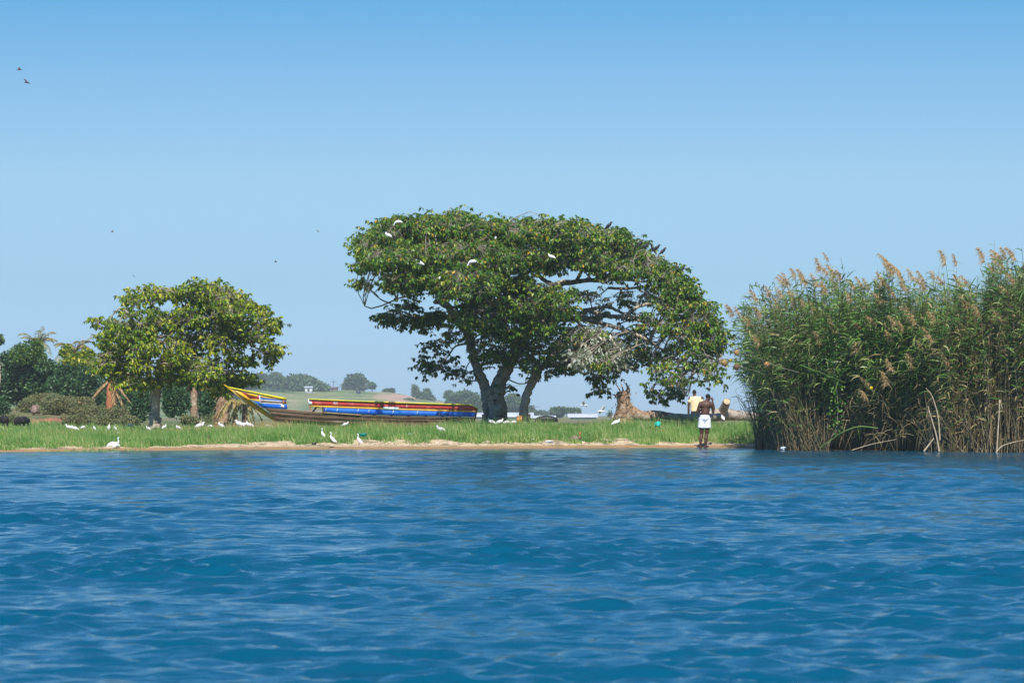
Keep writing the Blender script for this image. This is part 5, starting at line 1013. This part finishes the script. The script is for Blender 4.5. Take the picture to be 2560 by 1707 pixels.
C_ = [(1522, 566, 0, "black crow sitting upright at the summit of the right crown"), (1526, 609, 2.6, "black crow with a curled tail deep in the upper right leaves"), (1554, 610, 3, "black crow half covered by leaves beside the curled-tail one"), (1545, 624, 1.7, "slim black crow below two others in the upper right leaves"), (1583, 613, 3.4, "greyish black crow stretched along the sloping crown edge"), (1600, 612, .3, "black crow between the stretched one and the hunched one"), (1613, 617, .2, "hunched black crow on the sloping crown edge"), (1631, 624, 2.8, "left crow of the close pair on the crown slope"), (1641, 622, .1, "right crow of the close pair, beak pointing right"), (1657, 630, .4, "thin crow standing clear of the leaves on the slope"), (1655, 665, 1.6, "black crow low inside the leaves under the thin one"), (1694, 677, 3.3, "crow lying flat left of the lower slope crow"), (1706, 674, .2, "crow on the lower slope with its back to the leaves"), (1724, 701, 3, "small crow with a raised head near the bottom of the slope"), (1742, 720, .3, "lowest black crow on the right crown edge")]
for px, py, rz, lb in C_:
    o = cr0 if first else copy_tree(cr0); first = False; o.location = at(px, py + 4, 121.8); o.rotation_euler = (0, R.uniform(-.4, .1), rz); o.scale = (.95,) * 3; tag(o, lb, "crow", "black crows on the right side of the fig tree")
def flyer(label, px, py, Y, m, span, rz=0, bank=.2, name="flying_bird", cat="bird"):
    t = thing(name, label, cat, at(px, py, Y)); bird_mesh([(-.45 * span, 0, 0), (-.2 * span, 0, 0), (.05 * span, 0, .01), (.25 * span, 0, .02), (.35 * span, 0, .0)], [.01 * span, .05 * span, .08 * span, .04 * span, .008 * span]).build("body", m, t, True)
    for s in (-1, 1):
        w = MB(); V = []
        for q, ch in ((0, .28), (.35, .26), (.7, .18), (1, .03)):
            z = span * (.16 * math.sin(q * 2.2)); y = s * q * span * .55; x = -.12 * q * span
            for dx, dz in ((ch / 2, .006), (-ch / 2, 0), (-ch / 2, -.008), (ch / 2, -.006)): V.append((x + dx * span, y, z + dz * span))
        f = [(i * 4 + j, i * 4 + (j + 1) % 4, i * 4 + 4 + (j + 1) % 4, i * 4 + 4 + j) for i in range(3) for j in range(4)] + [(0, 3, 2, 1), (12, 13, 14, 15)]
        w.add(V, f); w.build("wing", m, t)
    t.rotation_euler = (bank, 0, rz)
flyer("white egret flying low over the plain, higher of two", 1459, 1013, 150, M_feather, .5, 2.8, .5); flyer("white egret flying low just left of the stump", 1504, 1028, 150, M_feather, .6, 3.6, .6)
flyer("tiny dark bird highest up near the left sky edge", 49, 175, 200, M_kite, .45, .2, .5); flyer("dark bird just below the highest one in the left sky", 67, 207, 190, M_kite, .55, 1.0, .6)
for i, (a, b, lb) in enumerate([(281, 580, "speck of a dark bird in the sky left of the small tree"), (795, 579, "speck of a dark bird just left of the fig crown"), (335, 691, "speck of a dark bird right over the small tree"), (689, 655, "faint speck of a bird right of the small tree"), (876, 938, "faint small bird over the hill ridge")]): flyer(lb, a, b, 230, M_kite, .3, i, .5)
o = thing("brown_bird", "dark brown bird of prey leaning forward at the grass edge", "bird", at(516, 1099, 110.2)); bird_mesh([(-.2, 0, -.14), (-.12, 0, -.07), (-.02, 0, 0), (.07, 0, .05), (.13, 0, .04), (.17, 0, .01)], [.02, .045, .075, .06, .04, .015]).build("body", M_kite, o, True)
w = MB(); ell(w, (0, -.06, .04), (.16, .02, .06), 10, 6, rot=np.array([[.85, 0, -.5], [0, 1, 0], [.5, 0, .85]])); w.build("wing", M_kite, o, True); w = MB(); tube(w, [(.16, 0, .015), (.21, 0, -.02)], [.015, .003], 5); w.build("beak", M_beak, o)
for s in (-1, 1): l = MB(); tube(l, [(0, s * .03, -.03), (0, s * .03, -.16)], [.012, .008], 5); l.build("leg", M_leg, o)
w = MB(); ell(w, (0, 0, 0), (.05, .04, .06), 8, 6); tag(w.build("weaver_bird", mat("yellow_feather", (.75, .5, .02)), None, True), "small bright yellow weaver bird in the middle of the reeds", "bird").location = at(2178, 970, 102)
bm2 = MB(); tube(bm2, [(0, 0, .04), (.0, 0, .1)], [.03, .004], 5); bm2.build("beak", M_leg, bpy.data.objects["weaver_bird"])
# ------------------------------------------------------------------ cattle seen from behind, and a lying goat
def cow():
    t = obj("cow", None); m = MB(); ell(m, (0, 0, .95), (.3, .8, .34), 16, 12); ell(m, (0, -.6, .98), (.27, .25, .3), 14, 10); cap(m, [np.array([0, .7, 1.0]), np.array([0, 1.0, 1.0]), np.array([0, 1.2, .95])], [.2, .15, .13]); cap(m, [np.array([0, 1.2, .95]), np.array([0, 1.45, .8])], [.13, .07])
    for x in (-.17, .17):
        cap(m, [np.array([x, -.65, .85]), np.array([x, -.55, .5]), np.array([x, -.7, .42]), np.array([x, -.66, .05])], [.15, .08, .06, .05]); cap(m, [np.array([x, .55, .8]), np.array([x, .55, .42]), np.array([x, .55, .05])], [.11, .06, .05])
    o = remeshed("body", m, M_cow, .035, t, 3); m = MB(); tube(m, smooth_path([(0, -.83, 1.15), (0, -.9, .9), (0, -.88, .5)], 4), np.linspace(.03, .02, 9), 6); ell(m, (0, -.88, .45), (.035, .035, .1), 8, 6); m.build("tail", M_cow, t)
    for x in (-1, 1): m = MB(); tube(m, smooth_path([(x * .08, 1.2, 1.08), (x * .22, 1.2, 1.15), (x * .25, 1.2, 1.3)], 3), np.linspace(.03, .01, 7), 6); m.build("horn", M_beak, t)
    return t
c0 = cow()
for i, (px, py, rz, lb) in enumerate([(8, 1050, .5, "black cow at the very left edge, mostly behind grass"), (44, 1052, .1, "black cow grazing beside the bare red earth, left of a pair"), (60, 1051, -.2, "black cow touching the red earth, right of a pair")]):
    o = c0 if i == 0 else copy_tree(c0); P = at(px, py, 149); o.scale = (.5,) * 3; o.location = (P[0], 149, gz(P[0], 149)); o.rotation_euler = (0, 0, rz); tag(o, lb, "cow", "black cattle grazing far left")
t = thing("goat", "black goat resting against the leaning trunk with its ear up", "goat", at(1316, 1048, 121.8)); m = MB(); ell(m, (0, 0, .02), (.17, .1, .1), 14, 10); cap(m, [np.array([.08, 0, .06]), np.array([.11, 0, .14])], [.05, .04]); cap(m, [np.array([.11, 0, .15]), np.array([.04, -.02, .13])], [.042, .022])
for s in (-1, 1): cap(m, [np.array([.12, s * .03, .17]), np.array([.14, s * .04, .24])], [.015, .006])
for s in (-1, 1): cap(m, [np.array([-.05, s * .08, -.03]), np.array([.08, s * .1, -.07])], [.03, .02])
remeshed("body", m, M_cow, .012, t, 3)
m = MB(); box(m, (-.09, -.02, -.16), (.09, .02, .12)); box(m, (-.1, -.03, .09), (.1, .03, .12)); tag(m.build("raw_board", M_orange), "small orange-brown board standing at the leaning trunk's foot", "board").location = at(1299, 1048, 121.4)
t = thing("overturned_canoe", "dark overturned canoe far off on the plain behind the grass", "canoe", at(1366, 1049, 160)); m = MB(); P = smooth_path([(-.55, 0, -.1, .02), (-.4, 0, .0, .12), (0, 0, .02, .18), (.4, 0, .0, .12), (.55, 0, -.1, .02)], 5); tube(m, P[:, :3], P[:, 3], 12, flat=.9); m.build("hull", M_black, t, True)

# ------------------------------------------------------------------ small things on the beach
def rag(name, label, cat, px, py, Y, m, w=.2, h=.12):
    q = MB(); ell(q, (0, 0, 0), (w, .07, h), 12, 8, wob=.45, seed=px); k = 10; ribbons(q, R.normal(size=(k, 3)) * [w * .4, .05, h * .3], unit(R.normal(size=(k, 3)) * [1, .3, .6]), w * .8, h * .5, .3, 3); o = q.build(name, m); o.location = at(px, py, Y); tag(o, label, cat); return o
rag("plastic_bag", "teal plastic bag caught high in the grass", "plastic bag", 1645, 1060, 119, M_teal, .09, .08); rag("green_rag", "dark green rag behind the upright egret", "rag", 908, 1086, 112.4, mat("green_cloth", (.0, .16, .14), (.0, .22, .18), 9, .7), .13, .05)
rag("plastic_scrap", "teal plastic scrap lying on the sand before the reeds", "litter", 1884, 1110, 115.3, M_teal, .09, .035); rag("plastic_scrap", "pale blue plastic scrap beside the teal one on the sand", "litter", 1893, 1111, 115.1, M_plast, .05, .03)
rag("plastic_scrap", "white plastic scrap at the grass edge right of the boat's middle", "litter", 1026, 1085, 114.6, M_plast, .09, .03); rag("plastic_scrap", "pale plastic litter under the middle grass tufts", "litter", 1372, 1104, 113.9, M_plast, .14, .03)
rag("plastic_scrap", "small white scrap on the sand below the big tuft", "litter", 1332, 1098, 114.4, M_plast, .05, .03); rag("plastic_scrap", "pale scrap in the grass above the sandy slope left", "litter", 631, 1087, 113.8, M_plast, .06, .025)
rag("rag_heap", "black rag heap on the sand at the reeds' foot", "rag", 1862, 1101, 116, M_black, .12, .05); rag("rag_heap", "small black rag between the teal scrap and the grass", "rag", 1822, 1106, 115.8, M_black, .1, .03)
rag("floating_rag", "whitish-green rag floating at the foot of the reeds", "rag", 1957, 1120, 105.6, M_plast, .08, .05); rag("dark_clod", "dark clod on the sand left of the tallest egret", "clod", 786, 1109, 110.5, M_black, .07, .04)
rag("trash_heap", "small brownish heap of reed litter among the grass tufts", "litter heap", 1436, 1097, 114.8, M_rock, .2, .1)
q = MB(); tube(q, [(0, 0, 0), (.12, 0, .03), (.26, 0, .05)], [.012, .018, .01], 6, wob=.2); tag(q.build("driftwood_stick", M_black), "dark stick lying on wet sand by the tallest egret", "stick").location = at(817, 1120, 109.9)
q = MB(); tube(q, [(0, 0, 0), (.01, 0, .17)], [.012, .01], 5); ell(q, (.01, 0, .18), (.05, .03, .03), 8, 6); tag(q.build("marker_stake", M_keel), "short rusty stake with a knob among the grass tufts", "stake").location = at(1449, 1096, 114.6)
ST = [(1222, 1105, .22, .06, "long sandy-orange stone slab below the fig trunk"), (1245, 1104, .16, .05, "orange stone right beside the long slab"), (1092, 1108, .1, .05, "pale stone below the hunched egret"), (1126, 1110, .12, .06, "round pale stone left of the orange slabs"), (705, 1100, .11, .05, "pale rock on the sandy slope right of the brown bird"), (745, 1108, .1, .05, "golden rock left of the beach egrets"), (963, 1102, .12, .05, "pale rock right of the beach egrets"), (973, 1106, .07, .04, "little rock touching the pale one"), (1455, 1105, .12, .05, "flat pale stone below the rusty stake"), (1515, 1103, .2, .08, "broad pale stone below the broken stump"), (1650, 1110, .08, .03, "orange pebble on the sand below the teal bag"), (640, 1099, .1, .04, "pale rock on the left sandy slope"), (664, 1086, .22, .05, "pinkish mound of dirt on the left sandy slope"), (1840, 1098, .2, .07, "pale sandy clump near the reeds")]
for px, py, w_, h_, lb in ST:
    q = MB(); ell(q, (0, 0, 0), (w_, w_ * .6, h_), 14, 8, wob=.3, seed=px * .37); x, Y, z = at(px, py, 113); s_ = 2.3
    best = min(np.linspace(108, 119, 45), key=lambda yy: abs(at(px, py, yy)[2] - gz(xat(px, yy), yy))); o = q.build("stone", M_stone, None, True); P = at(px, py, best); o.location = (P[0], P[1], gz(P[0], P[1])); tag(o, lb, "stone", "stones lying on the beach")
# pebbles and washed-up litter on the beach: countless
q = MB(); n = 500; x = R.uniform(-17, 9, n); s_ = R.uniform(.8, 3.2, n) ; y = shore(x) + s_; z = ground(x, y); rr = R.uniform(.008, .03, n)
for a, b, c, r_ in zip(x, y, z, rr): ell(q, (a, b, c), (r_ * 1.5, r_, r_ * .7), 6, 4)
tag(q.build("pebbles", [M_rock]), "small pebbles and bits strewn over the sand", "pebbles", None, "stuff")

# ------------------------------------------------------------------ air
hz_m = bpy.data.materials.new("haze_air"); hz_m.use_nodes = True; nt = hz_m.node_tree; nt.nodes.clear(); ho = nt.nodes.new("ShaderNodeOutputMaterial"); hv = nt.nodes.new("ShaderNodeVolumePrincipled")
hv.inputs["Color"].default_value = (.82, .93, 1, 1); hv.inputs["Density"].default_value = .00026; hv.inputs["Anisotropy"].default_value = .0; nt.links.new(hv.outputs[0], ho.inputs["Volume"])
mb = MB(); box(mb, (-1600, -450, -6), (1600, 2650, 45)); tag(mb.build("haze", hz_m), kind="stuff")
